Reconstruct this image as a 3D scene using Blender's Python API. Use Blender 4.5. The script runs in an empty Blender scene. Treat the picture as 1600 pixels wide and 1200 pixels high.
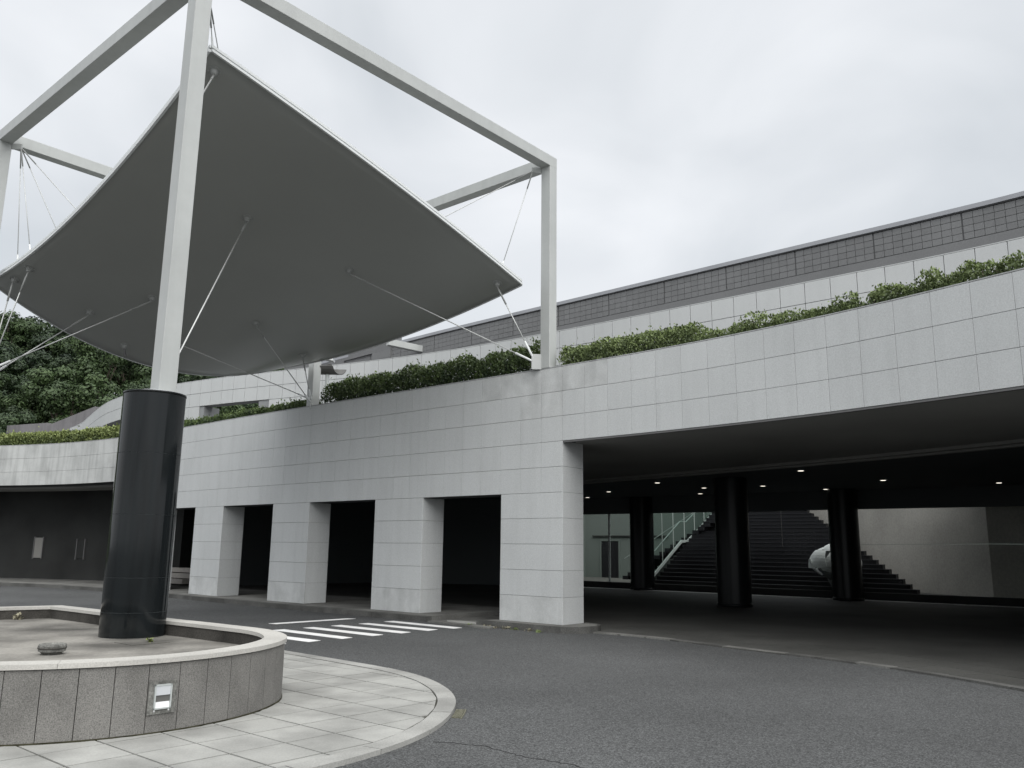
import bpy, bmesh, math, random
from mathutils import Vector, Matrix, noise
R = math.radians
random.seed(7)
S = bpy.context.scene
COL = S.collection

# ------------------------------------------------------------------ camera
pitch, roll, F, EYE = R(11.2), R(0.7), 1300.0, 1.6
fwd = Vector((0, math.cos(pitch), math.sin(pitch)))
r0 = Vector((1, 0, 0)); u0 = r0.cross(fwd)
right = r0 * math.cos(roll) + u0 * math.sin(roll)
upv = right.cross(fwd)
cam = bpy.data.cameras.new('camera'); cam.sensor_width = 36.0; cam.lens = F / 1600 * 36
cam.clip_start = 0.05; cam.clip_end = 3000
camo = bpy.data.objects.new('camera', cam); COL.objects.link(camo)
m = Matrix.Identity(4)
for i in range(3):
    m[i][0] = right[i]; m[i][1] = upv[i]; m[i][2] = -fwd[i]
m[0][3], m[1][3], m[2][3] = 0, 0, EYE
camo.matrix_world = m
S.camera = camo

# ------------------------------------------------------------------ world, sun, exposure
SUN_EL, SUN_DIR = R(55), Vector((0.42, -0.91, 0)).normalized()
W = bpy.data.worlds.new('World'); S.world = W; W.use_nodes = True
nt = W.node_tree; nt.nodes.clear(); N = nt.nodes.new; L = nt.links.new
out = N('ShaderNodeOutputWorld')
sky = N('ShaderNodeTexSky'); sky.sky_type = 'NISHITA'; sky.sun_disc = False
sky.sun_elevation = SUN_EL; sky.sun_rotation = math.atan2(SUN_DIR.x, SUN_DIR.y)
sky.air_density = 1.0; sky.dust_density = 3.0
bg1 = N('ShaderNodeBackground'); bg1.inputs['Strength'].default_value = 0.05
L(sky.outputs[0], bg1.inputs[0])
tc = N('ShaderNodeTexCoord'); mp = N('ShaderNodeMapping'); mp.inputs['Scale'].default_value = (1.0, 1.0, 1.7)
L(tc.outputs['Generated'], mp.inputs[0])
n1 = N('ShaderNodeTexNoise'); n1.inputs['Scale'].default_value = 2.7; n1.inputs['Detail'].default_value = 5; n1.inputs['Roughness'].default_value = 0.42
n1.inputs['Distortion'].default_value = 0.4
L(mp.outputs[0], n1.inputs['Vector'])
cr = N('ShaderNodeValToRGB'); e = cr.color_ramp.elements
e[0].position = 0.36; e[0].color = (0.66, 0.695, 0.73, 1); e[1].position = 0.64; e[1].color = (0.89, 0.91, 0.94, 1)
L(n1.outputs[0], cr.inputs[0])
bg2 = N('ShaderNodeBackground'); bg2.inputs['Strength'].default_value = 0.385
L(cr.outputs[0], bg2.inputs[0])
mx = N('ShaderNodeMixShader'); mx.inputs[0].default_value = 0.92
L(bg1.outputs[0], mx.inputs[1]); L(bg2.outputs[0], mx.inputs[2]); L(mx.outputs[0], out.inputs[0])

sun = bpy.data.lights.new('sun', 'SUN'); sun.energy = 1.5; sun.angle = R(85); sun.color = (1, 0.985, 0.96)
so = bpy.data.objects.new('sun', sun); COL.objects.link(so)
sd = SUN_DIR * math.cos(SUN_EL) + Vector((0, 0, math.sin(SUN_EL)))
so.rotation_euler = sd.to_track_quat('Z', 'Y').to_euler(); so.location = (0, -10, 40)

vs = S.view_settings
vs.view_transform = 'Standard'; vs.look = 'None'; vs.gamma = 1; vs.use_curve_mapping = False
vs.exposure = 1.45
S.render.engine = 'CYCLES'
S.cycles.max_bounces = 8; S.cycles.diffuse_bounces = 6; S.cycles.transparent_max_bounces = 12

# ------------------------------------------------------------------ materials
def mat(name, base, rough=0.7, spec=0.5, metallic=0.0, speck=None, stain=None, rand=0.0, bump=0.0, streak=None, bscale=60.0):
    """speck=(scale, amount)  stain=(scale, amount)  streak=(amount) vertical dirt runs  rand = per-object value change"""
    M = bpy.data.materials.new(name); M.use_nodes = True
    t = M.node_tree; b = t.nodes['Principled BSDF']
    b.inputs['Roughness'].default_value = rough; b.inputs['Metallic'].default_value = metallic
    b.inputs['Specular IOR Level'].default_value = spec
    geo = t.nodes.new('ShaderNodeNewGeometry')
    val = t.nodes.new('ShaderNodeValue'); val.outputs[0].default_value = 1.0
    cur = val.outputs[0]
    def mul(sock, lo, hi, f0=0.3, f1=0.7):
        nonlocal cur
        mr = t.nodes.new('ShaderNodeMapRange'); mr.inputs[1].default_value = f0; mr.inputs[2].default_value = f1
        mr.inputs[3].default_value = lo; mr.inputs[4].default_value = hi
        t.links.new(sock, mr.inputs[0])
        mm = t.nodes.new('ShaderNodeMath'); mm.operation = 'MULTIPLY'
        t.links.new(cur, mm.inputs[0]); t.links.new(mr.outputs[0], mm.inputs[1]); cur = mm.outputs[0]
    def nz(scale, detail=3, vec=None, rough_=0.5):
        q = t.nodes.new('ShaderNodeTexNoise'); q.inputs['Scale'].default_value = scale; q.inputs['Detail'].default_value = detail
        q.inputs['Roughness'].default_value = rough_
        t.links.new(vec or geo.outputs['Position'], q.inputs['Vector']); return q
    if speck: mul(nz(speck[0], 3, None, 0.7).outputs[0], 1 - speck[1], 1 + speck[1], 0.35, 0.65)
    if stain: mul(nz(stain[0], 5).outputs[0], 1 - stain[1], 1 + stain[1] * 0.4, 0.32, 0.62)
    if streak:
        mp_ = t.nodes.new('ShaderNodeMapping'); mp_.inputs['Scale'].default_value = (5.5, 5.5, 0.45)
        t.links.new(geo.outputs['Position'], mp_.inputs[0])
        mul(nz(1.0, 4, mp_.outputs[0]).outputs[0], 1 - streak, 1.0 + streak * 0.15, 0.28, 0.55)
    if rand:
        oi = t.nodes.new('ShaderNodeObjectInfo'); mul(oi.outputs['Random'], 1 - rand, 1 + rand, 0, 1)
    if cur is val.outputs[0]:
        b.inputs['Base Color'].default_value = (*base, 1)
    else:
        vm = t.nodes.new('ShaderNodeVectorMath'); vm.operation = 'SCALE'; vm.inputs[0].default_value = base
        t.links.new(cur, vm.inputs['Scale']); t.links.new(vm.outputs[0], b.inputs['Base Color'])
    if bump:
        bp = t.nodes.new('ShaderNodeBump'); bp.inputs['Strength'].default_value = bump; bp.inputs['Distance'].default_value = 0.01
        t.links.new(nz(bscale, 4).outputs[0], bp.inputs['Height']); t.links.new(bp.outputs[0], b.inputs['Normal'])
    return M

def emit(name, col, strength):
    M = bpy.data.materials.new(name); M.use_nodes = True; b = M.node_tree.nodes['Principled BSDF']
    b.inputs['Base Color'].default_value = (*col, 1); b.inputs['Emission Color'].default_value = (*col, 1); b.inputs['Emission Strength'].default_value = strength
    return M

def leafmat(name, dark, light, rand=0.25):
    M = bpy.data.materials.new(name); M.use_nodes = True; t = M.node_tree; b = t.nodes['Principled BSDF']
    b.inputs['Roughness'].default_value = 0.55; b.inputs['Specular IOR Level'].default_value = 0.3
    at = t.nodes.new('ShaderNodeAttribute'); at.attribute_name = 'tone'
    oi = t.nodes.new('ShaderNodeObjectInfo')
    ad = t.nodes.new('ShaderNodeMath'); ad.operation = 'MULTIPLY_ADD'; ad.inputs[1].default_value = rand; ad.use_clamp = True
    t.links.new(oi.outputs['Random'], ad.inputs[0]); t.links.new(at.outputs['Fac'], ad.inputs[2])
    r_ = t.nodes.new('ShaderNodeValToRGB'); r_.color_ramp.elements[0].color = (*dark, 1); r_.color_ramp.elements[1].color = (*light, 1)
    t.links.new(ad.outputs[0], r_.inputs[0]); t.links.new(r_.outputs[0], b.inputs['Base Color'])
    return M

def asphalt_mat():
    M = mat('asphalt', (0.067, 0.069, 0.0695), 0.9, 0.3, stain=(0.22, 0.26), bump=0.7, bscale=70)
    t = M.node_tree; b = t.nodes['Principled BSDF']
    src = b.inputs['Base Color'].links[0].from_socket
    geo = t.nodes.new('ShaderNodeNewGeometry'); v = t.nodes.new('ShaderNodeTexVoronoi'); v.inputs['Scale'].default_value = 95
    t.links.new(geo.outputs['Position'], v.inputs['Vector'])
    sp = t.nodes.new('ShaderNodeSeparateColor'); t.links.new(v.outputs['Color'], sp.inputs[0])
    mr = t.nodes.new('ShaderNodeMapRange'); mr.inputs[3].default_value = 0.68; mr.inputs[4].default_value = 1.40
    t.links.new(sp.outputs[0], mr.inputs[0])
    pw = t.nodes.new('ShaderNodeMath'); pw.operation = 'POWER'; pw.inputs[1].default_value = 2.0; t.links.new(mr.outputs[0], pw.inputs[0])
    vm = t.nodes.new('ShaderNodeVectorMath'); vm.operation = 'SCALE'
    t.links.new(src, vm.inputs[0]); t.links.new(pw.outputs[0], vm.inputs['Scale']); t.links.new(vm.outputs[0], b.inputs['Base Color'])
    return M

def glass_mat(name, tint=(0.97, 0.985, 0.975)):
    M = bpy.data.materials.new(name); M.use_nodes = True; t = M.node_tree; t.nodes.clear()
    o = t.nodes.new('ShaderNodeOutputMaterial'); tr = t.nodes.new('ShaderNodeBsdfTransparent'); tr.inputs[0].default_value = (*tint, 1)
    gl = t.nodes.new('ShaderNodeBsdfGlossy'); gl.inputs['Roughness'].default_value = 0.02
    fr = t.nodes.new('ShaderNodeFresnel'); fr.inputs[0].default_value = 1.08
    mx_ = t.nodes.new('ShaderNodeMixShader'); t.links.new(fr.outputs[0], mx_.inputs[0]); t.links.new(tr.outputs[0], mx_.inputs[1]); t.links.new(gl.outputs[0], mx_.inputs[2])
    t.links.new(mx_.outputs[0], o.inputs[0]); return M

M_ASPH = asphalt_mat()
M_GRAN = mat('white_granite', (0.50, 0.515, 0.515), 0.75, 0.3, speck=(55, 0.10), stain=(0.5, 0.05), streak=0.045, rand=0.022)
M_GRANS = mat('stained_white_granite', (0.45, 0.46, 0.45), 0.75, 0.3, speck=(55, 0.10), stain=(1.3, 0.16), streak=0.22, rand=0.03)
M_GRANT = mat('water_marked_granite', (0.502, 0.515, 0.512), 0.75, 0.3, speck=(55, 0.10), stain=(2.2, 0.15), streak=0.09, rand=0.02)
M_GRAN2 = mat('white_granite_upper', (0.50, 0.515, 0.515), 0.75, 0.3, speck=(55, 0.05), stain=(0.5, 0.04), streak=0.03, rand=0.015)
M_JOINT = mat('joint_mortar', (0.07, 0.073, 0.076), 0.9, 0.2)
M_CAP = mat('granite_cap', (0.36, 0.37, 0.37), 0.8, 0.3, speck=(40, 0.15), streak=0.25)
M_GREYT = mat('grey_roof_tile', (0.165, 0.168, 0.170), 0.7, 0.3, speck=(30, 0.08), stain=(0.6, 0.08), rand=0.06)
M_COPE = mat('metal_coping', (0.30, 0.31, 0.33), 0.45, 0.5, stain=(0.8, 0.1))
M_GREYW = mat('grey_render', (0.17, 0.165, 0.17), 0.85, 0.3, stain=(0.5, 0.2), streak=0.2)
M_PAINT = mat('white_paint', (0.41, 0.425, 0.415), 0.42, 0.5, speck=(6, 0.02), stain=(0.8, 0.06), streak=0.06)
M_SHEET = mat('canopy_white_paint', (0.315, 0.325, 0.31), 0.30, 0.5, stain=(0.6, 0.025))
M_TRIM = mat('canopy_trim', (0.66, 0.68, 0.68), 0.45, 0.4)
M_STEEL = mat('rod_steel', (0.52, 0.53, 0.52), 0.4, 0.5, metallic=0.3)
M_DKST = mat('dark_fitting', (0.12, 0.12, 0.12), 0.5, 0.5)
M_FIT = mat('anchor_grey', (0.33, 0.34, 0.33), 0.5, 0.5)
M_BLACKG = mat('black_granite', (0.010, 0.012, 0.013), 0.09, 0.30, streak=0.5, bump=0.04, bscale=3)
M_BLACKD = mat('black_granite_column', (0.012, 0.014, 0.015), 0.3, 0.25)
M_SLAB = mat('planter_granite', (0.160, 0.156, 0.147), 0.85, 0.3, speck=(110, 0.38), stain=(2.0, 0.2), rand=0.05)
M_COPING = mat('planter_coping', (0.43, 0.42, 0.392), 0.75, 0.3, speck=(80, 0.14), stain=(1.5, 0.12), rand=0.03)
M_SOIL = mat('planter_floor', (0.215, 0.207, 0.188), 0.9, 0.2, speck=(25, 0.12), stain=(1.0, 0.6), bump=0.3, bscale=30)
M_INNER = mat('planter_inner_wall', (0.055, 0.052, 0.047), 0.9, 0.2, speck=(60, 0.3), stain=(2, 0.4))
M_PAVE = mat('paving_stone', (0.305, 0.306, 0.290), 0.85, 0.25, speck=(70, 0.08), stain=(1.7, 0.26), rand=0.07)
M_PJOINT = mat('paving_joint', (0.06, 0.06, 0.05), 0.95, 0.1)
M_KERB = mat('kerb_stone', (0.30, 0.30, 0.285), 0.85, 0.25, speck=(70, 0.15), stain=(1.3, 0.25), rand=0.08)
M_KERBD = mat('dark_kerb_stone', (0.10, 0.10, 0.095), 0.9, 0.2, speck=(60, 0.3), stain=(1.5, 0.35), rand=0.12)
M_WALKW = mat('walkway_concrete', (0.165, 0.165, 0.155), 0.9, 0.2, speck=(40, 0.2), stain=(1.2, 0.35))
M_FLOOR = mat('dark_stone_floor', (0.075, 0.075, 0.07), 0.75, 0.25, speck=(45, 0.25), stain=(0.6, 0.25), rand=0.07)
M_FSTRIP = mat('pale_floor_strip', (0.55, 0.55, 0.53), 0.8, 0.3, speck=(40, 0.1))
M_LINE = mat('road_paint', (0.80, 0.80, 0.79), 0.8, 0.2, speck=(90, 0.06), stain=(3.0, 0.10))
M_CRACK = mat('crack_tar', (0.03, 0.03, 0.03), 0.95, 0.1)
M_SOFF = mat('soffit_paint', (0.26, 0.26, 0.25), 0.85, 0.2, stain=(0.3, 0.15))
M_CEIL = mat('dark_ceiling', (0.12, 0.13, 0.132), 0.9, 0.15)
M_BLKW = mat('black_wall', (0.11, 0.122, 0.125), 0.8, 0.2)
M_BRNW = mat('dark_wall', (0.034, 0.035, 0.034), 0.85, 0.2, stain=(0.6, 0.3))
M_CONC = mat('hall_concrete', (0.44, 0.415, 0.385), 0.9, 0.2, speck=(14, 0.10), stain=(0.5, 0.15))
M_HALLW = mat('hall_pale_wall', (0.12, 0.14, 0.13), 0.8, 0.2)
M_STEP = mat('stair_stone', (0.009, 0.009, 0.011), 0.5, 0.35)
M_NOSE = mat('stair_nosing', (0.019, 0.019, 0.023), 0.5, 0.4)
M_SCULP = mat('sculpture_white', (0.74, 0.76, 0.75), 0.5, 0.4)
M_SCULPG = mat('sculpture_stem', (0.16, 0.165, 0.165), 0.6, 0.4)
M_ALU = mat('aluminium', (0.50, 0.53, 0.52), 0.4, 0.5, metallic=0.4)
M_ALUD = mat('hall_aluminium', (0.26, 0.29, 0.28), 0.45, 0.5)
M_PLATE = mat('light_plate', (0.55, 0.57, 0.59), 0.35, 0.5, metallic=0.2)
M_REFL = mat('light_reflector', (0.70, 0.71, 0.71), 0.35, 0.5)
M_STONE = mat('weathered_stone', (0.15, 0.15, 0.14), 0.95, 0.2, speck=(35, 0.35), stain=(6, 0.4), bump=0.4, bscale=40)
M_BRONZE = mat('dark_hood_metal', (0.10, 0.10, 0.095), 0.5, 0.5, stain=(3, 0.2))
M_BARK = mat('bark', (0.09, 0.075, 0.06), 0.9, 0.2, speck=(20, 0.3))
M_EARTH = mat('hill_earth', (0.035, 0.045, 0.022), 0.95, 0.1, stain=(0.2, 0.4))
M_LAMP = emit('downlight_glow', (1.0, 0.93, 0.80), 0.8)
M_SIGN = mat('pale_sign_face', (0.24, 0.235, 0.22), 0.6, 0.3)
M_GRATE = mat('drain_grate', (0.13, 0.128, 0.095), 0.8, 0.3, speck=(60, 0.4))
M_GLASS = glass_mat('hall_glass')
M_GLASSB = glass_mat('balustrade_glass', (0.90, 0.95, 0.93))
M_LEAF_T = leafmat('leaf_forest', (0.012, 0.024, 0.013), (0.068, 0.108, 0.036), 0.45)
M_LEAF_Y = leafmat('leaf_trimmed', (0.045, 0.065, 0.018), (0.27, 0.32, 0.11), 0.0)
M_LEAF_DRY = leafmat('leaf_dry', (0.20, 0.19, 0.13), (0.36, 0.34, 0.25), 0.0)
M_LEAF_D = leafmat('leaf_dark_hedge', (0.016, 0.030, 0.012), (0.12, 0.17, 0.055), 0.0)
M_LEAF_B = leafmat('leaf_bush', (0.035, 0.052, 0.020), (0.22, 0.28, 0.11), 0.15)

# ------------------------------------------------------------------ helpers
def link(name, me, parent=None, loc=None, rot=None, mat_=None):
    o = bpy.data.objects.new(name, me); COL.objects.link(o)
    if parent is not None: o.parent = parent
    if loc is not None: o.location = loc
    if rot is not None: o.rotation_euler = rot
    if mat_ is not None and me is not None and not me.materials: me.materials.append(mat_)
    return o
def mesh(name, v, f, mt=None, smooth=False):
    me = bpy.data.meshes.new(name); me.from_pydata([tuple(a) for a in v], [], f); me.update()
    if mt: me.materials.append(mt)
    if smooth: me.polygons.foreach_set('use_smooth', [True] * len(me.polygons))
    return me
def thing(name, label, cat, loc=(0, 0, 0), group=None):
    o = bpy.data.objects.new(name, None); COL.objects.link(o); o.location = loc; o.empty_display_size = 0.2
    return tag(o, label, cat, group)
def tag(o, label, cat, group=None):
    o['label'] = label; o['category'] = cat
    if group: o['group'] = group
    return o
def struct(o):
    o['kind'] = 'structure'; return o
def stuff(o):
    o['kind'] = 'stuff'; return o
class B:
    """collects geometry for ONE mesh"""
    def __init__(s): s.v = []; s.f = []
    def box(s, c, size, ax=None):
        ax = ax or (Vector((1, 0, 0)), Vector((0, 1, 0)), Vector((0, 0, 1))); c = Vector(c); n = len(s.v)
        for k in (-.5, .5):
            for j in (-.5, .5):
                for i in (-.5, .5): s.v.append(c + ax[0] * (i * size[0]) + ax[1] * (j * size[1]) + ax[2] * (k * size[2]))
        s.f += [tuple(n + q for q in f) for f in ((0, 2, 3, 1), (4, 5, 7, 6), (0, 1, 5, 4), (2, 6, 7, 3), (0, 4, 6, 2), (1, 3, 7, 5))]
        return s
    def bar(s, a, b, w, h=None, up=Vector((0, 0, 1))):
        a, b = Vector(a), Vector(b); d = (b - a); l = d.length; d.normalize()
        x = d.cross(up)
        if x.length < 1e-4: x = d.cross(Vector((0, 1, 0)))
        x.normalize(); y = x.cross(d)
        return s.box((a + b) / 2, (l, w, h or w), (d, x, y))
    def tube(s, pts, r, n=8, cap=True):
        pts = [Vector(p) for p in pts]; rs = r if isinstance(r, (list, tuple)) else [r] * len(pts); st = len(s.v)
        ref = None
        for i, p in enumerate(pts):
            d = (pts[min(i + 1, len(pts) - 1)] - pts[max(i - 1, 0)]).normalized()
            if ref is None:
                ref = d.cross(Vector((0, 0, 1)));
                if ref.length < 1e-3: ref = Vector((1, 0, 0))
            x = (ref - d * ref.dot(d)).normalized(); y = d.cross(x)
            for k in range(n):
                a = 2 * math.pi * k / n; s.v.append(p + (x * math.cos(a) + y * math.sin(a)) * rs[i])
        for i in range(len(pts) - 1):
            for k in range(n):
                a = st + i * n + k; b = st + i * n + (k + 1) % n; s.f.append((a, b, b + n, a + n))
        if cap:
            s.f.append(tuple(st + k for k in reversed(range(n)))); s.f.append(tuple(st + (len(pts) - 1) * n + k for k in range(n)))
        return s
    def lathe(s, prof, n=40, c=(0, 0, 0), close=True):
        st = len(s.v); c = Vector(c)
        for r, z in prof:
            for k in range(n):
                a = 2 * math.pi * k / n; s.v.append(c + Vector((r * math.cos(a), r * math.sin(a), z)))
        for i in range(len(prof) - 1):
            for k in range(n):
                a = st + i * n + k; b = st + i * n + (k + 1) % n; s.f.append((a, b, b + n, a + n))
        if close:
            s.f.append(tuple(st + k for k in reversed(range(n)))); s.f.append(tuple(st + (len(prof) - 1) * n + k for k in range(n)))
        return s
    def prism(s, poly, z0, z1):
        n = len(poly); st = len(s.v)
        s.v += [Vector((p[0], p[1], z0)) for p in poly] + [Vector((p[0], p[1], z1)) for p in poly]
        s.f.append(tuple(st + i for i in reversed(range(n)))); s.f.append(tuple(st + n + i for i in range(n)))
        for i in range(n):
            j = (i + 1) % n; s.f.append((st + i, st + j, st + n + j, st + n + i))
        return s
    def strip(s, pa, pb, z0, z1):
        """solid band between two plan polylines of equal length, from z0 to z1"""
        n = len(pa); st = len(s.v)
        for z in (z0, z1):
            for p in pa: s.v.append(Vector((p[0], p[1], z)))
            for p in pb: s.v.append(Vector((p[0], p[1], z)))
        A0, B0, A1, B1 = st, st + n, st + 2 * n, st + 3 * n
        for i in range(n - 1):
            s.f += [(A0 + i, A0 + i + 1, A1 + i + 1, A1 + i), (B0 + i + 1, B0 + i, B1 + i, B1 + i + 1), (A1 + i, A1 + i + 1, B1 + i + 1, B1 + i), (A0 + i + 1, A0 + i, B0 + i, B0 + i + 1)]
        s.f += [(A0, A1, B1, B0), (A0 + n - 1, B0 + n - 1, B1 + n - 1, A1 + n - 1)]
        return s
    def build(s, name, mt, parent=None, smooth=False, bevel=0.0, loc=None):
        me = bpy.data.meshes.new(name); me.from_pydata([tuple(a) for a in s.v], [], s.f); me.update()
        if bevel:
            bm = bmesh.new(); bm.from_mesh(me); bmesh.ops.recalc_face_normals(bm, faces=bm.faces)
            bmesh.ops.bevel(bm, geom=bm.edges[:], offset=bevel, segments=1, affect='EDGES', profile=0.5); bm.to_mesh(me); bm.free()
        else:
            bm = bmesh.new(); bm.from_mesh(me); bmesh.ops.recalc_face_normals(bm, faces=bm.faces); bm.to_mesh(me); bm.free()
        me.materials.append(mt)
        if smooth == 'side':
            me.polygons.foreach_set('use_smooth', [len(p.vertices) == 4 and abs(p.normal.z) < 0.2 for p in me.polygons])
        elif smooth:
            me.polygons.foreach_set('use_smooth', [len(p.vertices) == 4 for p in me.polygons])
        return link(name, me, parent, loc)

class Path:
    """smooth plan curve with arc-length lookup (Catmull-Rom through the points)"""
    def __init__(s, pts, closed=False, sub=24):
        P = [Vector((p[0], p[1])) for p in pts]; n = len(P); o = []
        rng = range(n if closed else n - 1)
        for i in rng:
            g = (lambda k: P[k % n]) if closed else (lambda k: P[max(0, min(n - 1, k))])
            a, b, c, d = g(i - 1), g(i), g(i + 1), g(i + 2)
            for k in range(sub):
                t = k / sub
                o.append(0.5 * ((2 * b) + (c - a) * t + (2 * a - 5 * b + 4 * c - d) * t * t + (3 * b - a - 3 * c + d) * t ** 3))
        o.append(P[0].copy() if closed else P[-1].copy())
        s.p = o; s.s = [0.0]
        for a, b in zip(o[:-1], o[1:]): s.s.append(s.s[-1] + (b - a).length)
        s.len = s.s[-1]
    def at(s, d):
        d = max(0.0, min(s.len, d)); lo, hi = 0, len(s.s) - 1
        while hi - lo > 1:
            mid = (lo + hi) // 2
            if s.s[mid] <= d: lo = mid
            else: hi = mid
        t = (d - s.s[lo]) / max(1e-9, s.s[hi] - s.s[lo]); return s.p[lo].lerp(s.p[hi], t)
    def tan(s, d, h=0.15): return (s.at(d + h) - s.at(d - h)).normalized()
    def nearest(s, q):
        q = Vector(q); i = min(range(len(s.p)), key=lambda k: (s.p[k] - q).length_squared); return s.s[i]
def smooth_path(P, it=2):
    for _ in range(it):
        P = [P[0]] + [((a[0] + 2 * b[0] + c[0]) / 4, (a[1] + 2 * b[1] + c[1]) / 4) for a, b, c in zip(P[:-2], P[1:-1], P[2:])] + [P[-1]]
    return P
def V2(a): return Vector((a[0], a[1]))
def V3(a, z): return Vector((a[0], a[1], z))

# ================================================================== GROUND
g = B(); g.v = [Vector(p) for p in ((-400, -300, 0), (400, -300, 0), (400, 700, 0), (-400, 700, 0))]; g.f = [(0, 1, 2, 3)]
struct(g.build('asphalt_road', M_ASPH))

E1 = Vector((0.652, 0.758)); E2 = Vector((-0.758, 0.652))      # axes shared by canopy frame and paving
CRS, ZB = 0.527, 0.12                                            # course height, pier base
ZT = ZB + 10 * CRS
Z7, Z5 = ZB + 7 * CRS, ZB + 5 * CRS

# facade plan line, from far left to near right
FP = [(-30, 35.2), (-25.5, 34.6), (-20.5, 33.3), (-18.0, 32.5), (-15.6, 31.2), (-13.2, 29.4), (-10.6, 27.05), (-8.3, 25.0), (-5.9, 22.95), (-3.3, 20.78), (-1.5, 19.3), (0, 18.05),
      (1.087, 17.13), (2.5, 15.87), (3.9, 14.5), (5.13, 13.1), (5.70, 12.36), (6.32, 11.5), (6.93, 10.7), (8.1, 8.9), (9.6, 6.2)]
FP = smooth_path(FP, 1)
FAC = Path(FP)
S0 = FAC.nearest((1.087, 17.13))
def fac(sl, off=0.0):
    """point at distance sl to the LEFT of the pier corner, off metres behind the face"""
    d = S0 - sl; p = FAC.at(d); t = FAC.tan(d); n = Vector((-t.y, t.x)); return p + n * off
def fac_ax(sl):
    t = FAC.tan(S0 - sl); n = Vector((-t.y, t.x)); return t, n
def fac_line(a, b, off, step=0.57):
    k = max(2, int(abs(b - a) / step) + 1); return [fac(a + (b - a) * i / (k - 1), off) for i in range(k)]
SL, SR = 33.5, -11.8     # left and right ends
PIERS = [(0.0, 1.66), (4.08, 5.76), (8.42, 10.08), (12.70, 14.38), (16.95, 19.3)]
NT = 0.57

# dark stone floor under the building and its kerb
kerb_pts = [(-30, 34.9), (-20, 33.0), (-15.5, 30.9), (-10.1, 26.5), (-6.4, 22.75), (-3.0, 20.2), (-0.6, 18.2), (1.0, 17.2), (1.9, 16.75), (2.55, 16.2), (3.2, 15.25), (3.65, 14.6), (4.05, 14.1), (4.75, 13.3), (5.1, 12.75), (5.45, 12.15), (5.85, 11.35), (6.08, 10.65), (6.4, 9.6), (7.0, 7.5), (7.6, 5.0)]
KERB = Path(smooth_path(kerb_pts, 1))
fl = B()
ki = KERB.nearest((0.2, 17.6))
front = [KERB.at(ki + (KERB.len - ki) * i / 60) for i in range(61)]
poly = front + [Vector((30, 5)), Vector((30, 40)), Vector((-30, 60)), Vector((-34, 35.2))] + [fac(s_, 0.1) for s_ in (32, 26, 22, 18, 14, 10, 6, 2)]
fl.prism(poly, -0.05, 0.02)
floor = struct(fl.build('stone_floor', M_FLOOR))
# floor paving joints: separate slabs near the kerb where they can be told apart
G0, GD, GN = Vector((3.0, 37.3)), Vector((0.775, -0.632)), Vector((0.632, 0.775))
def hall(t, n, z=0.0): p = G0 + GD * t + GN * n; return Vector((p.x, p.y, z))
# kerb stones
pav = struct(bpy.data.objects.new('building_kerb', None)); COL.objects.link(pav)
d = ki + 1.55; k = 0
while d < KERB.len - 0.6:
    ln = 0.60
    a, b = KERB.at(d + 0.006), KERB.at(d + ln - 0.006); ta, tb = KERB.tan(d), KERB.tan(d + ln)
    na, nb = Vector((-ta.y, ta.x)), Vector((-tb.y, tb.x))
    top = 0.026 + 0.006 * random.random()
    light = k in (5, 6, 9, 14, 15) or d < ki + 3.3
    q = B().prism([a, b, b + nb * 0.16, a + na * 0.16], -0.04, top)
    q.build('kerb_stone', M_WALKW if light else M_KERBD, pav)
    d += ln; k += 1
# pavers behind the kerb
pf = struct(bpy.data.objects.new('building_apron', None)); COL.objects.link(pf)
d = ki + 1.6; k = 0
while d < KERB.len - 0.7:
    for row in range(3):
        o0, o1 = 0.17 + row * 0.62, 0.17 + (row + 1) * 0.62 - 0.012
        sh = 0.3 * (row % 2)
        pts = []
        for dd, oo in ((d + sh + .006, o0), (d + sh + .754, o0), (d + sh + .754, o1), (d + sh + .006, o1)):
            dd = min(dd, KERB.len); t = KERB.tan(dd); p = KERB.at(dd) + Vector((-t.y, t.x)) * oo; pts.append(p)
        B().prism(pts, 0.0, 0.026 + 0.003 * random.random()).build('paving_slab', M_FLOOR, pf)
    d += 0.76; k += 1

# raised walkway under the left piers with kerb, ramp, and the islet of the corner pier
wk = B()
a_, b_ = 3.35, SL
wk.strip(fac_line(a_, b_, -0.32), fac_line(a_, b_, 3.0), -0.05, ZB)
struct(wk.build('raised_walkway', M_WALKW))
wkk = struct(bpy.data.objects.new('walkway_kerb', None)); COL.objects.link(wkk)
s_ = a_
while s_ < 32:
    l2 = min(0.9, 32 - s_)
    B().strip(fac_line(s_ + .004, s_ + l2 - .004, -0.48, .3), fac_line(s_ + .004, s_ + l2 - .004, -0.325, .3), -0.05, ZB - 0.004 - random.random() * .004).build('kerb_stone', M_KERBD, wkk)
    s_ += l2
rp = B()
t4, n4 = fac_ax(2.6)
P_ = [fac(3.3, -0.5), fac(1.3, -0.72), fac(1.75, 0.4), fac(1.85, 1.6), fac(3.25, 1.6)]
rp.prism(P_, -0.03, 0.03); struct(rp.build('dropped_kerb_ramp', M_WALKW))
pd = B(); c = fac(2.35, -0.22); t_, n_ = fac_ax(2.35)
pd.prism([c + t_ * (0.62 * math.cos(a)) + n_ * (0.16 * math.sin(a)) for a in [2 * math.pi * i / 28 for i in range(28)]], 0.0, 0.046)
struct(pd.build('worn_ramp_slab', M_KERB))
isl = struct(bpy.data.objects.new('pier_islet', None)); COL.objects.link(isl)
tc_, nc_ = fac_ax(0.0)
cc = fac(-0.12, 0.22)
nose = [cc + tc_ * (0.5 * math.cos(a)) + nc_ * (0.60 * math.sin(a)) for a in [R(-90 + 180 * i / 14) for i in range(15)]]
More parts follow.
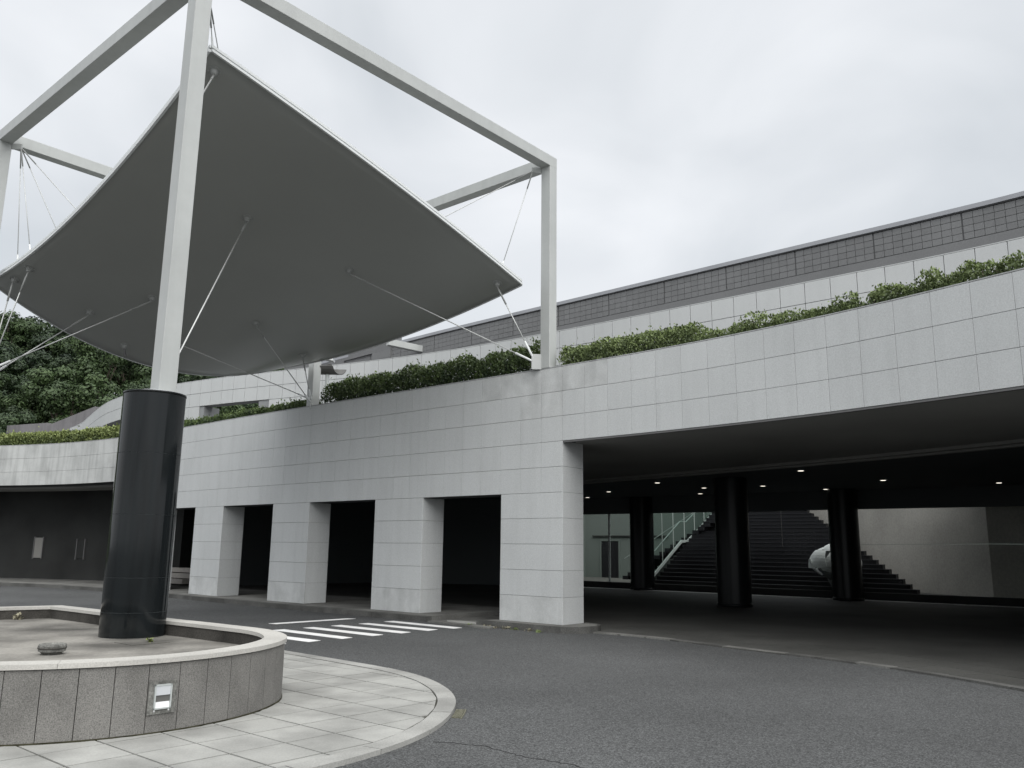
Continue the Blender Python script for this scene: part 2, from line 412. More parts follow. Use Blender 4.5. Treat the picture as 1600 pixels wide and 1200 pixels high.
outl = [fac(2.0, -0.36)] + [fac(1.0, -0.38)] + nose + [fac(0.6, 0.86), fac(2.0, 0.86)]
cen = sum(outl, Vector((0, 0))) / len(outl)
B().prism([cen + (p - cen) * 0.90 for p in outl], -0.02, ZB + 0.002).build('islet_top', M_WALKW, isl)
for a in range(len(outl) - 1):
    p, q = outl[a], outl[a + 1]
    L_ = (q - p).length; nseg = 1 if L_ < 0.9 else 2
    for i in range(nseg):
        u, v = p.lerp(q, i / nseg), p.lerp(q, (i + 1) / nseg); gap = (v - u) * (0.006 / max(L_, .05)) if nseg == 2 else (v - u) * 0
        B().prism([u + gap, v - gap, cen + (v - gap - cen) * 0.89, cen + (u + gap - cen) * 0.89], -0.03, ZB + 0.008).build('kerb_stone', M_KERBD, isl)

# road markings
lines = [[(-2.74, 18.9), (-2.56, 19.09), (-0.96, 17.69), (-1.12, 17.47)], [(-3.19, 18.3), (-3.02, 18.48), (-1.42, 17.22), (-1.59, 16.96)], [(-3.66, 17.76), (-3.49, 17.96), (-1.89, 16.64), (-2.04, 16.4)],
         [(-4.11, 17.25), (-3.94, 17.43), (-2.34, 16.1), (-2.5, 15.87)], [(-4.57, 16.7), (-4.40, 16.9), (-2.81, 15.54), (-2.95, 15.31)], [(-5.03, 16.12), (-4.86, 16.32), (-3.26, 15.0), (-3.41, 14.76)], [(-5.5, 15.55), (-5.3, 15.75), (-3.71, 14.46), (-3.86, 14.22)]]
cwk = struct(bpy.data.objects.new('zebra_crossing', None)); COL.objects.link(cwk)
for q in lines: B().prism(q, -0.002, 0.004).build('white_stripe', M_LINE, cwk)
struct(B().prism([(-5.04, 18.1), (-3.68, 19.62), (-3.48, 19.55), (-4.85, 17.98)], -0.002, 0.004).build('stop_line', M_LINE))
# hairline cracks in the asphalt
for pts in ([(-0.62, 7.45), (-0.2, 7.3), (0.1, 7.0), (0.5, 6.72), (0.72, 6.45), (1.0, 6.25)], [(1.2, 6.2), (1.6, 5.9), (2.0, 5.75)]):
    q = B(); P = Path(pts)
    A = []; Bq = []
    for i in range(60):
        dd = P.len * i / 59; p = P.at(dd); t = P.tan(dd); n = Vector((-t.y, t.x)); j = n * (noise.noise(Vector((i * .7, pts[0][0], 0))) * 0.03); w = 0.0035 + 0.003 * random.random()
        A.append(p + j - n * w); Bq.append(p + j + n * w)
    q.strip(A, Bq, -0.002, 0.0025); struct(q.build('asphalt_crack', M_CRACK))

# ================================================================== TRAFFIC ISLAND (paving + kerb)
ISL = [(-3.26, 12.83), (-2.43, 12.06), (-1.62, 11.28), (-1.04, 10.52), (-0.70, 9.75), (-0.54, 9.02), (-0.53, 8.33), (-0.62, 7.69), (-0.79, 7.16), (-1.03, 6.70), (-1.36, 6.24), (-1.9, 5.65), (-2.6, 5.1), (-3.6, 4.6), (-5, 4.3), (-7, 4.5), (-9.5, 5.9), (-11.3, 8.2), (-11.8, 11), (-11, 13.6), (-9.2, 15.6), (-7.6, 16.2), (-6.2, 15.5), (-4.7, 14.2)]
ISL = [(x * 1.028, y * 1.028) for x, y in ISL]
IP = Path(ISL, closed=True, sub=8)
def offset_loop(path, off, k):
    o = []
    for i in range(k):
        dd = path.len * i / k; h = 0.12
        t = (path.at((dd + h) % path.len) - path.at((dd - h) % path.len)).normalized(); o.append(path.at(dd) + Vector((t.y, -t.x)) * off)
    return o
# orientation: points run clockwise seen from above -> inside is to the right of travel
inner = offset_loop(IP, 0.20, 150)
def area(P): return sum(a.x * b.y - b.x * a.y for a, b in zip(P, P[1:] + P[:1])) / 2
base = struct(bpy.data.objects.new('island_paving', None)); COL.objects.link(base)
B().prism(offset_loop(IP, 0.02, 150), -0.05, 0.026).build('paving_bed', M_PJOINT, base)
d = 0.0; nk = int(IP.len / 0.8); ln = IP.len / nk
for i in range(nk):
    A, C_ = [], []
    for j in range(5):
        dd = (d + 0.005 + (ln - 0.01) * j / 4); h = 0.12
        t = (IP.at((dd + h) % IP.len) - IP.at((dd - h) % IP.len)).normalized(); n = Vector((t.y, -t.x)); p = IP.at(dd % IP.len); A.append(p); C_.append(p + n * 0.19)
    B().strip(A, C_, -0.05, 0.036 + random.random() * .004).build('kerb_stone', M_KERB, base); d += ln
def clip(poly, region):
    out_ = poly
    for a, b in zip(region, region[1:] + region[:1]):
        if not out_: return []
        src, out_ = out_, []
        e_ = b - a
        side = lambda p: e_.x * (p.y - a.y) - e_.y * (p.x - a.x)
        for p, q in zip(src, src[1:] + src[:1]):
            sp_, sq = side(p), side(q)
            if sp_ >= 0: out_.append(p)
            if (sp_ >= 0) != (sq >= 0): out_.append(p.lerp(q, sp_ / (sp_ - sq)))
    return out_
reg = offset_loop(IP, 0.20, 60)
if area(reg) < 0: reg = reg[::-1]
O = Vector((-1.54, 8.73)) * 1.028; TS = 0.5
PLC = Vector((-5.4, 9.9))
cnt = 0
for i in range(-16, 14):
    for j in range(-10, 24):
        a = O + E1 * (i * TS) + E2 * (j * TS); gq = 0.005
        gq = 0.009; quad = [a + E1 * gq + E2 * gq, a + E1 * (TS - gq) + E2 * gq, a + E1 * (TS - gq) + E2 * (TS - gq), a + E1 * gq + E2 * (TS - gq)]
        c = a + (E1 + E2) * TS / 2
        if (c - PLC).length < 2.0 or c.x < -6.2 and c.y > 7 or c.y < 3.5: continue
        quad = clip(quad, reg)
        if len(quad) < 3 or abs(area(quad)) < 0.004: continue
        z = 0.0335 + random.random() * .003
        o = B().prism(quad, -0.01, z).build('paving_stone', M_PAVE, base); cnt += 1
# rest of the island paving, outside the picture, as one sheet
# yellow-ish gutter grates along the kerb
gr = tag(thing('drain_grate', '', 'drain'), 'weathered yellow green drain grate in the gutter at the tip of the round kerb', 'drain')
for k_ in range(9):
    dd = IP.nearest((-0.56, 8.85)) + k_ * 0.045
    t = IP.tan(dd); n = Vector((-t.y, t.x)); p = IP.at(dd)
    B().box(V3(p + n * 0.055, 0.006), (0.026, 0.085, 0.012), (V3(t, 0), V3(n, 0), Vector((0, 0, 1)))).build('grate_bar', M_GRATE, gr)
A = []; C_ = []
for i in range(10):
    dd = IP.nearest((-0.56, 8.85)) - 0.03 + 0.44 * i / 9; t = IP.tan(dd); n = Vector((-t.y, t.x)); p = IP.at(dd); A.append(p + n * 0.102); C_.append(p + n * 0.115)
B().strip(A, C_, -0.01, 0.01).build('grate_frame', M_GRATE, gr)

# ================================================================== PLANTER
PB = [(-4.6, 6.86), (-3.95, 6.93), (-3.36, 7.16), (-2.9, 7.52), (-2.56, 8.0), (-2.36, 8.6), (-2.38, 9.3), (-2.76, 10.02), (-3.54, 10.68), (-4.55, 11.46), (-6.08, 12.76)]
PB2 = [(-7.03, 13.50)]
PB3 = [(-7.75, 13.02), (-8.6, 12.3), (-9.4, 11.3), (-9.7, 10.2), (-9.3, 9.0), (-8.4, 8.0), (-7.2, 7.3), (-5.9, 6.95)]
arc = Path([PB3[-1]] + PB + PB2, sub=16)
arc2 = Path(PB2 + PB3, sub=16)
loop = [arc.at(arc.len * i / 110) for i in range(110)] + [arc2.at(arc2.len * i / 50) for i in range(50)]
def off_poly(P, off):
    o = []; n = len(P)
    for i in range(n):
        t1 = (P[i] - P[i - 1]).normalized(); t2 = (P[(i + 1) % n] - P[i]).normalized(); n1 = Vector((-t1.y, t1.x)); n2 = Vector((-t2.y, t2.x)); b = (n1 + n2).normalized()
        o.append(P[i] + b * off / max(0.5, b.dot(n1)))
    return o
PT, PFL = 0.645, 0.47
pl = thing('planter', 'raised planter island faced in brown grey granite slabs with a pale coping', 'planter')
c_in = off_poly(loop, 0.24)
body_o = off_poly(loop, 0.055); body_i = off_poly(loop, 0.225)
B().strip(body_o + body_o[:1], body_i + body_i[:1], 0.0, PT - 0.045).build('planter_core', M_INNER, pl)
B().prism(off_poly(loop, 0.2), 0.0, PFL).build('planter_floor', M_SOIL, pl)
cp = off_poly(loop, 0.0)
# coping stones
tot = 0; cum = [0]
for a, b in zip(loop, loop[1:] + loop[:1]): cum.append(cum[-1] + (b - a).length)
def loop_at(P, sdist):
    sdist = sdist % cum[-1]; lo, hi = 0, len(cum) - 1
    while hi - lo > 1:
        mid = (lo + hi) // 2
        if cum[mid] <= sdist: lo = mid
        else: hi = mid
    t = (sdist - cum[lo]) / (cum[hi] - cum[lo]); return P[lo % len(P)].lerp(P[(lo + 1) % len(P)], t)
corner_s = cum[110]
def stones(name, length, pa, pb, z0, z1, mt, gap, jit, s_from, s_to, sub=6):
    n = max(1, round((s_to - s_from) / length)); l_ = (s_to - s_from) / n
    for i in range(n):
        A, C_ = [], []
        for j in range(sub + 1):
            dd = s_from + l_ * i + gap + (l_ - 2 * gap) * j / sub; A.append(loop_at(pa, dd)); C_.append(loop_at(pb, dd))
        B().strip(A, C_, z0, z1 + random.random() * jit).build(name, mt, pl)
stones('coping_stone', 0.78, cp, c_in, PT - 0.04, PT, M_COPING, 0.0015, 0.001, 0, corner_s, 8)
stones('coping_stone', 0.78, cp, c_in, PT - 0.04, PT, M_COPING, 0.0015, 0.001, corner_s, cum[-1], 8)
face = off_poly(loop, 0.022)
s_start = 0.0
stones('granite_slab', 0.272, face, body_o, 0.02, PT - 0.048, M_SLAB, 0.0032, 0.0, s_start, corner_s, 3)
stones('granite_slab', 0.30, face, body_o, 0.02, PT - 0.048, M_SLAB, 0.0032, 0.0, corner_s, cum[-1], 3)
mo, mi = off_poly(loop, 0.012), off_poly(loop, 0.06)
M_MOSS = mat('mossy_dirt', (0.045, 0.043, 0.028), 0.95, 0.1, stain=(9, 0.5))
A = [loop_at(mo, corner_s * i / 150) + Vector((noise.noise(Vector((i * .9, 0, 0))), noise.noise(Vector((0, i * .9, 5))))) * .012 for i in range(151)]; C_ = [loop_at(mi, corner_s * i / 150) for i in range(151)]
stuff(B().strip(A, C_, 0.0, 0.046).build('moss_line', M_MOSS, pl))
# recessed wall light in the planter face
def nearest_loop(q):
    i = min(range(len(face)), key=lambda k: (face[k] - Vector(q)).length); return cum[i]
wl_s = nearest_loop((-2.95, 7.49)); wp = loop_at(face, wl_s); wt = (loop_at(face, wl_s + 0.05) - loop_at(face, wl_s - 0.05)).normalized(); wn = Vector((wt.y, -wt.x))
wl = thing('wall_light', 'square recessed steel wall light set in the granite planter face', 'wall light')
ax = (V3(wt, 0), V3(wn, 0), Vector((0, 0, 1)))
def wbox(b, du, dz, su, sz, dn, sn): return b.box(V3(wp + wt * du + wn * dn, 0.325 + dz), (su, sn, sz), ax)
b = B(); wbox(b, 0, 0, 0.235, 0.27, 0.006, 0.012); b.build('back_plate', M_STONE, wl)
b = B()
for du, dz, su, sz in ((-.068, .005, .012, .20), (.068, .005, .012, .20), (0, .099, .148, .012), (0, -.089, .148, .012)): wbox(b, du, dz, su, sz, 0.020, 0.02)
b.build('light_frame', M_ALU, wl)
b = B(); wbox(b, 0, 0.055, 0.123, 0.075, 0.019, 0.014); b.build('light_hood', M_PLATE, wl)
b = B(); wbox(b, 0, -0.012, 0.123, 0.05, 0.0135, 0.003); b.build('light_slot', M_BRONZE, wl)
b = B(); st = len(b.v)
for du in (-.0615, .0615):
    b.v += [V3(wp + wt * du + wn * 0.014, 0.325 - 0.033), V3(wp + wt * du + wn * 0.027, 0.325 - 0.083), V3(wp + wt * du + wn * 0.013, 0.325 - 0.083)]
b.f = [(0, 1, 2), (5, 4, 3), (0, 3, 4, 1), (1, 4, 5, 2), (2, 5, 3, 0)]
b.build('light_reflector', M_REFL, wl)
b = B(); wbox(b, -.062, -.106, .012, .018, 0.012, 0.006); wbox(b, .062, -.106, .012, .018, 0.012, 0.006); b.build('drip_mark', M_REFL, wl)
# stone fitting on planter floor
pot = thing('stone_fitting', 'low round weathered stone cap with a hollow top on the planter floor', 'stone cap', (-4.74, 9.02, PFL))
pot.scale = (1.05, 1.05, 1.05)
B().lathe([(0.085, 0), (0.105, 0.02), (0.125, 0.03), (0.13, 0.085), (0.12, 0.10), (0.095, 0.102), (0.075, 0.075), (0.02, 0.07)], 9).build('cap_body', M_STONE, pot)
B().lathe([(0.131, 0.055), (0.134, 0.058), (0.134, 0.064), (0.131, 0.067)], 9, close=False).build('cap_band', M_INNER, pot)
tag(B().prism([V2(p) for p in ((-4.61, 10.13), (-4.37, 10.5), (-3.99, 10.2), (-4.28, 9.84))], PFL - .01, PFL + 0.006).build('floor_hatch', M_SOIL), 'flat square hatch slab in the planter floor before the black pedestal', 'hatch')
def sprig(name, label, loc, n, h, mt, spread):
    t = thing(name, label, 'weed', loc); b = B()
    for i in range(n):
        a = random.random() * 6.28; r_ = spread * random.random(); z = h * random.random(); c = Vector((r_ * math.cos(a), r_ * math.sin(a), z)); sz = 0.018 + 0.02 * random.random()
        d1 = Vector((random.uniform(-1, 1), random.uniform(-1, 1), random.uniform(-.3, 1))).normalized(); d2 = d1.cross(Vector((random.random(), random.random(), random.random()))).normalized(); k = len(b.v)
        b.v += [c - d1 * sz, c + d2 * sz * .5, c + d1 * sz, c - d2 * sz * .5]; b.f.append((k, k + 1, k + 2, k + 3))
    o = b.build('foliage', mt, t)
    at = o.data.attributes.new('tone', 'FLOAT', 'POINT'); at.data.foreach_set('value', [0.45 + 0.55 * random.random() for _ in o.data.vertices])
    q = B()
    for i in range(3): q.tube([(0, 0, 0), (random.uniform(-.5, .5) * spread, random.uniform(-.5, .5) * spread, h * .8)], 0.004, 4)
    stuff(q.build('stems', M_BARK, t))
sprig('weed', 'yellow green weed sprouting at the foot of the black pedestal', (-4.22, 10.17, PFL), 26, 0.06, M_LEAF_Y, 0.05)
sprig('weed', 'pale dry weed tuft on the planter floor beside the far coping', (-7.35, 12.9, PFL), 40, 0.10, M_LEAF_DRY, 0.08)

gw = [(1.62, -0.44), (1.35, -0.47), (1.1, -0.43), (0.85, -0.46), (0.5, -0.44), (2.05, -0.5), (0.2, -0.5)]
wtxt = ['just left of the corner pier', 'under the left half of the corner pier', 'below the middle of the corner pier', 'right of the pier middle', 'near the pier corner', 'at the worn ramp slab', 'farthest right before the rounded kerb end']
for (a_, o_), w_ in zip(gw, wtxt):
    p = fac(a_, o_); sprig('weed', 'tiny weed in the kerb gutter ' + w_, V3(p, 0.0), 22, 0.05, M_LEAF_DRY if random.random() < .5 else M_LEAF_B, 0.10)
# ================================================================== CANOPY FRAME ON PEDESTALS
def ef(u, v, z=0.0): p = E1 * u + E2 * v; return Vector((p.x, p.y, z))
U0, U1, W0, W1, PS, FZ = 5.30, 13.93, 10.72, 19.36, 0.25, 10.30
hp = PS / 2
ped_c = Vector((-4.75, 10.91))
PZ = 3.56
def pedestal(c, label, z0):
    t = thing('pedestal', label, 'pedestal', (c[0], c[1], z0), 'black stone pedestals under the canopy posts')
    r_ = 0.387; H_ = PZ - z0
    zs = [0.0, 0.30, 0.72, 1.5, 2.28, H_ - 0.03]
    for a, b_ in zip(zs[:-1], zs[1:]):
        B().lathe([(r_, a + 0.0025), (r_, b_ - 0.0025)], 72, close=False).build('stone_drum', M_BLACKG, t, smooth=True)
    B().lathe([(r_ - 0.006, 0), (r_ - 0.006, H_ - 0.03)], 48, close=False).build('pedestal_core', M_BLKW, t, smooth=True)
    B().lathe([(r_ + 0.006, H_ - 0.028), (r_ + 0.006, H_ - 0.004), (r_, H_)], 64).build('drum_cap', M_BLACKG, t, smooth='side')
    B().lathe([(0.26, H_), (0.26, H_ + 0.018), (0.24, H_ + 0.03)], 40).build('base_ring', M_PLATE, t, smooth='side')
pedestal(ped_c, 'polished black round stone pedestal standing in the planter under the nearest white post', PFL)
cB = ef(U0 + hp, W1 - hp)
frame = thing('steel_portal', 'tall white square steel frame of four posts and top beams that carries the canopy', 'steel frame', (0, 0, 0))
corners = {'A': (U0 + hp - 0.05, W0 + hp + 0.07, PZ + 0.03), 'D': (U1 - hp, W0 + hp, ZT + 0.023), 'C': (U1 - hp, W1 - hp, ZT - 0.06), 'B': (U0 + hp, W1 - hp, PZ)}
ex = (V3(E1, 0), V3(E2, 0), Vector((0, 0, 1)))
for k_, (u, v, zb) in corners.items():
    B().box(ef(u, v, (zb + FZ) / 2 - PS / 4), (PS, PS, FZ - zb - PS / 2), ex).build('post', M_PAINT, frame, bevel=0.006)
pedestal((cB.x, cB.y), 'black round stone pedestal under the left canopy post at the picture edge', 0.0)
bz = FZ - PS / 2 + 0.001
B().box(ef((U0 + U1) / 2, W0 + hp, bz), (U1 - U0 + .004, PS + .004, PS), ex).build('top_beam', M_PAINT, frame, bevel=0.006)
B().box(ef((U0 + U1) / 2, W1 - hp, bz), (U1 - U0 + .004, PS + .004, PS), ex).build('top_beam', M_PAINT, frame, bevel=0.006)
B().box(ef(U0 + hp, (W0 + W1) / 2, bz), (PS + .002, W1 - W0 - 2 * PS - .004, PS - .003), ex).build('top_beam', M_PAINT, frame, bevel=0.006)
B().box(ef(U1 - hp, (W0 + W1) / 2, bz), (PS + .002, W1 - W0 - 2 * PS - .004, PS - .003), ex).build('top_beam', M_PAINT, frame, bevel=0.006)

# canopy sheet (curved shell hung inside the frame)
CC = ef(9.615, 15.04)
CP = [3.7895, 4.4377, -0.0235, 0.6771, 7.4246, -0.4958, -1.179, -0.2464, -0.2719, 0.3151, 0.521, -0.126, 0.6585]
def sheet(su, sv, dz=0.0):
    hu, hv, cu, cv = CP[:4]; k = CP[4:]
    z = k[0] + k[1] * su + k[2] * sv + k[3] * su ** 2 + k[4] * sv ** 2 + k[5] * su * sv + k[6] * su ** 2 * sv + k[7] * su * sv ** 2 + k[8] * su ** 2 * sv ** 2
    p = E1 * (cu + hu * su) + E2 * (cv + hv * sv); return Vector((CC.x + p.x, CC.y + p.y, z + dz))
def sheet_n(su, sv):
    a = sheet(su + .01, sv) - sheet(su - .01, sv); b = sheet(su, sv + .01) - sheet(su, sv - .01); return a.cross(b).normalized()
can = thing('canopy', 'curved dark grey white-rimmed canopy shell hanging from rods inside the white frame', 'canopy', (CC.x, CC.y, 0))
NS = 40; TH = 0.10
sh = B()
for lay in (0, TH):
    for i in range(NS + 1):
        for j in range(NS + 1): sh.v.append(sheet(-1 + 2 * i / NS, -1 + 2 * j / NS, lay) - Vector((CC.x, CC.y, 0)))
n1_ = (NS + 1) ** 2
for i in range(NS):
    for j in range(NS):
        a = i * (NS + 1) + j; sh.f.append((a, a + 1, a + NS + 2, a + NS + 1)); a += n1_; sh.f.append((a, a + NS + 1, a + NS + 2, a + 1))
for i in range(NS):
    for a, b_ in ((i, i + 1), (NS * (NS + 1) + i, NS * (NS + 1) + i + 1), (i * (NS + 1), (i + 1) * (NS + 1)), (i * (NS + 1) + NS, (i + 1) * (NS + 1) + NS)):
        sh.f.append((a, b_, b_ + n1_, a + n1_))
o = sh.build('canopy_shell', M_SHEET, can, smooth=True)
cpos = Vector((CC.x, CC.y, 0))
def trim(fn, outv, z0, z1, w, name='edge_trim'):
    b = B(); n = NS
    for i in range(n + 1):
        p = fn(-1 + 2 * i / n) - cpos
        for q, zz in ((outv * 0.002, z0), (outv * w, z0), (outv * w, z1), (outv * 0.002, z1)): b.v.append(p + q + Vector((0, 0, zz)))
    for i in range(n):
        for k in range(4): b.f.append((i * 4 + k, i * 4 + (k + 1) % 4, i * 4 + 4 + (k + 1) % 4, i * 4 + 4 + k))
    b.f += [(3, 2, 1, 0), (n * 4, n * 4 + 1, n * 4 + 2, n * 4 + 3)]
    b.build(name, M_TRIM, can)
for fn, ov in ((lambda s: sheet(s, -1), -V3(E2, 0)), (lambda s: sheet(s, 1), V3(E2, 0)), (lambda s: sheet(-1, s), -V3(E1, 0)), (lambda s: sheet(1, s), V3(E1, 0))):
    trim(fn, ov, -0.010, 0.034, 0.045); trim(fn, ov, 0.066, 0.112, 0.030, 'edge_flashing')
# anchors
anch = {'P1': (-.945, -.945), 'P2': (-.33, -.35), 'P3': (.34, -.36), 'P4': (.91, -.91), 'P5': (.28, .36), 'Pc': (.80, .55), 'P250': (-.15, .70), 'P240': (-.35, .45), 'P8': (-.95, .80), 'P7': (-.95, .62), 'P6': (-.55, .75), 'P9': (-.25, .90)}
fb = B(); fb.lathe([(0.11, 0.0), (0.11, -0.014), (0.07, -0.018), (0.05, -0.05), (0.05, -0.075), (0.03, -0.09)], 16)
for k_ in range(8):
    a = R(45 * k_); fb.lathe([(0.014, -0.014), (0.014, -0.03)], 6, (0.09 * math.cos(a), 0.09 * math.sin(a), 0))
fo = fb.build('cable_anchor', M_FIT, can); first = True
for k_, (su, sv) in anch.items():
    if first: a = fo; first = False
    else: a = bpy.data.objects.new('cable_anchor', fo.data); COL.objects.link(a); a.parent = can
    a.location = sheet(su, sv) - cpos - sheet_n(su, sv) * 0.001
    a.rotation_mode = 'QUATERNION'; a.rotation_quaternion = sheet_n(su, sv).to_track_quat('Z', 'Y')
def rod(a, b, r_, sleeve_end=None, sl=0.45):
    d_ = (b - a).normalized()
    B().tube([a, b], r_, 8).build('stay_rod', M_STEEL, frame, smooth=True)
    for e_, s_ in ((a, 1), (b, -1)):
        B().tube([e_, e_ + d_ * s_ * 0.10, e_ + d_ * s_ * 0.12, e_ + d_ * s_ * sl], [r_ * 1.2, r_ * 1.5, r_ * 1.6, r_ * 1.6] if s_ > 0 else [r_ * 1.2, r_ * 1.9, r_ * 2.0, r_ * 2.0], 8).build('rod_socket', M_TRIM if s_ < 0 else M_FIT, frame, smooth=True)
base_pt = {}; top_pt = {}
for k_, (u, v, zb) in corners.items():
    iu = 1 if u < 9 else -1; iv = 1 if v < 15 else -1
    zbase = {'A': PZ + 0.18, 'B': 4.9, 'C': ZT + 0.10, 'D': ZT + 0.17}[k_]
    base_pt[k_] = ef(u + iu * (0.22 if k_ != 'A' else 0.10), v + iv * 0.22, zbase); top_pt[k_] = ef(u + iu * 0.26, v + iv * 0.26, FZ - PS - 0.07)
    dg = (V3(E1, 0) * iu + V3(E2, 0) * iv).normalized()
    b = B(); b.box(ef(u + iu * 0.17, v + iv * 0.17, zbase + 0.0), (0.26, 0.035, 0.34), (dg, Vector((-dg.y, dg.x, 0)), Vector((0, 0, 1)))); b.build('anchor_plate', M_PAINT, frame, bevel=0.01)
    b = B(); b.box(ef(u + iu * 0.20, v + iv * 0.20, FZ - PS - 0.05), (0.22, 0.03, 0.14), (dg, Vector((-dg.y, dg.x, 0)), Vector((0, 0, 1)))); b.build('hanger_plate', M_PAINT, frame, bevel=0.008)
for k_, names in {'A': ('P1', 'P2'), 'D': ('P3', 'P4'), 'C': ('P5', 'Pc', 'P250'), 'B': ('P6', 'P7', 'P8', 'P240')}.items():
    for i, nme in enumerate(names):
        p = sheet(*anch[nme]); n = sheet_n(*anch[nme])
        rod(p - n * 0.09, base_pt[k_] + Vector((0, 0, 0.05 * i)) if nme != 'P1' else ef(U0 + 0.10, W0 + 0.30, 7.75), 0.0125, sl=0.45 if nme != 'P1' else 0.15)
        rod(top_pt[k_], p + n * (TH), 0.009)
p = sheet(*anch['P9']); B().tube([p - Vector((0, 0, 0.05)), p + Vector((0.06, 0.0, -0.28))], 0.03, 8).build('drain_spout', M_DKST, can, loc=-cpos)
rod(top_pt['C'], p + Vector((0, 0, TH)), 0.011)

# ================================================================== FACADE WALL OF GRANITE TILES
fw = thing('curved_wall', 'long curved white granite wall of square tiles above the entrances and underpass', 'wall', (1.087, 17.13, 0))
fo_ = Vector((1.087, 17.13, 0))
TW, TG = NT, 0.004
def tile_mesh(w, h, th=0.03):
    b = B(); b.box((0, -th / 2, 0), (w, th, h)); me = bpy.data.meshes.new('granite_tile'); me.from_pydata([tuple(q) for q in b.v], [], b.f)
    bm = bmesh.new(); bm.from_mesh(me); bmesh.ops.recalc_face_normals(bm, faces=bm.faces)
    fe = [e_ for e_ in bm.edges if all(v.co.y < -th * .9 for v in e_.verts)]
    bmesh.ops.bevel(bm, geom=fe, offset=0.003, segments=1, affect='EDGES'); bm.to_mesh(me); bm.free(); me.materials.append(M_GRAN); return me
TM = tile_mesh(TW - TG, CRS - 0.006)
TM_L = tile_mesh(TW - TG, CRS - 0.006); TM_L.materials.clear(); TM_L.materials.append(M_GRANS)
TM_S = tile_mesh(TW - TG, CRS - 0.006); TM_S.materials.clear(); TM_S.materials.append(M_GRANT)
core_off = 0.034
def add_tile(parent, porg, me, p, t, z, name='granite_tile', j=0.002):
    o = bpy.data.objects.new(name, me); COL.objects.link(o); o.parent = parent
    o.location = Vector((p.x, p.y, z)) - porg; o.rotation_euler = (random.uniform(-j, j), 0, math.atan2(t.y, t.x) + random.uniform(-j, j))
    return o
def fac_tile(sl, row, lst):
    lst.append((sl, row))
cells = []
nL = int(SL / TW); nR = int(-SR / TW)
for i in range(-nR, nL):
    sl = (i + 0.5) * TW
    for r_ in (7, 8, 9): cells.append((sl, r_))
    if 0 <= i < 34:
        for r_ in (5, 6): cells.append((sl, r_))
def px_size(sl, row):
    p = fac(sl); dist = math.hypot(p.x, p.y); return 1 / dist
def vis(sl):
    p = fac(sl); a = p.x / p.y
    return -0.72 < a < 0.66
cells.sort(key=lambda c: (not vis(c[0]), -px_size(*c)))
rest = B()
for i, (sl, r_) in enumerate(cells):
    p = fac(sl, core_off - 0.002); t, n = fac_ax(sl); z = ZB + (r_ + .5) * CRS
    if i < 297: add_tile(fw, fo_, TM_L if sl > 17.2 else TM_S if (r_ == 9 and -1.0 < sl < 2.2) or (r_ == 8 and -.2 < sl < .9) else TM, p, t, z)
    else: rest.box(V3(p - n * 0.015, z) - fo_, (TW - TG, 0.03, CRS - TG), (V3(t, 0), V3(n, 0), Vector((0, 0, 1))))
stuff(rest.build('granite_tiles', M_GRAN, fw))
core = B()
WTH = 0.62
core.strip([q - V2(fo_) for q in fac_line(-nR * TW, nL * TW, core_off)], [q - V2(fo_) for q in fac_line(-nR * TW, nL * TW, WTH)], Z7 + .002, ZT - 0.06)
core.strip([q - V2(fo_) for q in fac_line(0.036, 34 * TW, core_off)], [q - V2(fo_) for q in fac_line(0.036, 34 * TW, WTH)], Z5 + .002, Z7)
core.build('wall_core', M_JOINT, fw)
cap = B(); cap.strip([q - V2(fo_) for q in fac_line(-nR * TW, nL * TW, 0.0, .4)], [q - V2(fo_) for q in fac_line(-nR * TW, nL * TW, 0.30, .4)], ZT + 0.003, ZT + 0.022)
cap.build('wall_cap', M_CAP, fw)
b = B(); b.strip([q - V2(fo_) for q in fac_line(-nR * TW, 0, 0.01, .4)], [q - V2(fo_) for q in fac_line(-nR * TW, 0, 0.09, .4)], Z7 - 0.035, Z7 - 0.004)
b.build('drip_edge', M_DKST, fw)
# lintel return (thick underside at door heads) handled by core; piers
PD = 0.72
lab = ['white granite tiled corner pier at the mouth of the underpass', 'second white granite tiled pier from the underpass corner, behind the zebra crossing', 'third white granite tiled pier from the underpass corner, beside the stop line', 'white granite tiled pier just right of the black pedestal', 'white granite tiled pier hidden behind the black pedestal']
TMS = tile_mesh(PD - 2 * TG, CRS - TG)
for (a, b_), lb in zip(PIERS, lab):
    c = fac((a + b_) / 2, PD / 2); org = Vector((c.x, c.y, 0))
    pr = thing('granite_pier', lb, 'pier', org, 'white granite piers between the entrances')
    pa = [fac(b_ - 0.034, core_off), fac(a + 0.034, core_off), fac(a + 0.034, PD), fac(b_ - 0.034, PD)]
    B().prism([q - V2(org) for q in pa], ZB - 0.1, Z5).build('pier_core', M_JOINT, pr)
    if a == 0.0:   # the corner pier also closes the end of the deep wall
        pa = [fac(b_ - 0.034, core_off + .002), fac(a + 0.034, core_off + .002), fac(a + 0.034, PD), fac(b_ - 0.034, PD)]
        B().prism([q - V2(org) for q in pa], Z5 + .003, Z7 - .003).build('pier_core', M_JOINT, pr)
    n = round((b_ - a) / TW)
    for i in range(n):
        sl = a + (i + .5) * (b_ - a) / n; t, nn_ = fac_ax(sl)
        for r_ in range(5): add_tile(pr, org, TM_S if r_ == 0 else TM, fac(sl, core_off - 0.002), t, ZB + (r_ + .5) * CRS)
    t, nn_ = fac_ax(a)
    for r_ in range(7 if a == 0.0 else 5):
        add_tile(pr, org, TMS, fac(a + 0.032, PD / 2 + 0.002), nn_, ZB + (r_ + .5) * CRS)
    t, nn_ = fac_ax(b_)
    for r_ in range(5):
        add_tile(pr, org, TMS, fac(b_ - 0.032, PD / 2 + 0.002), -nn_, ZB + (r_ + .5) * CRS)

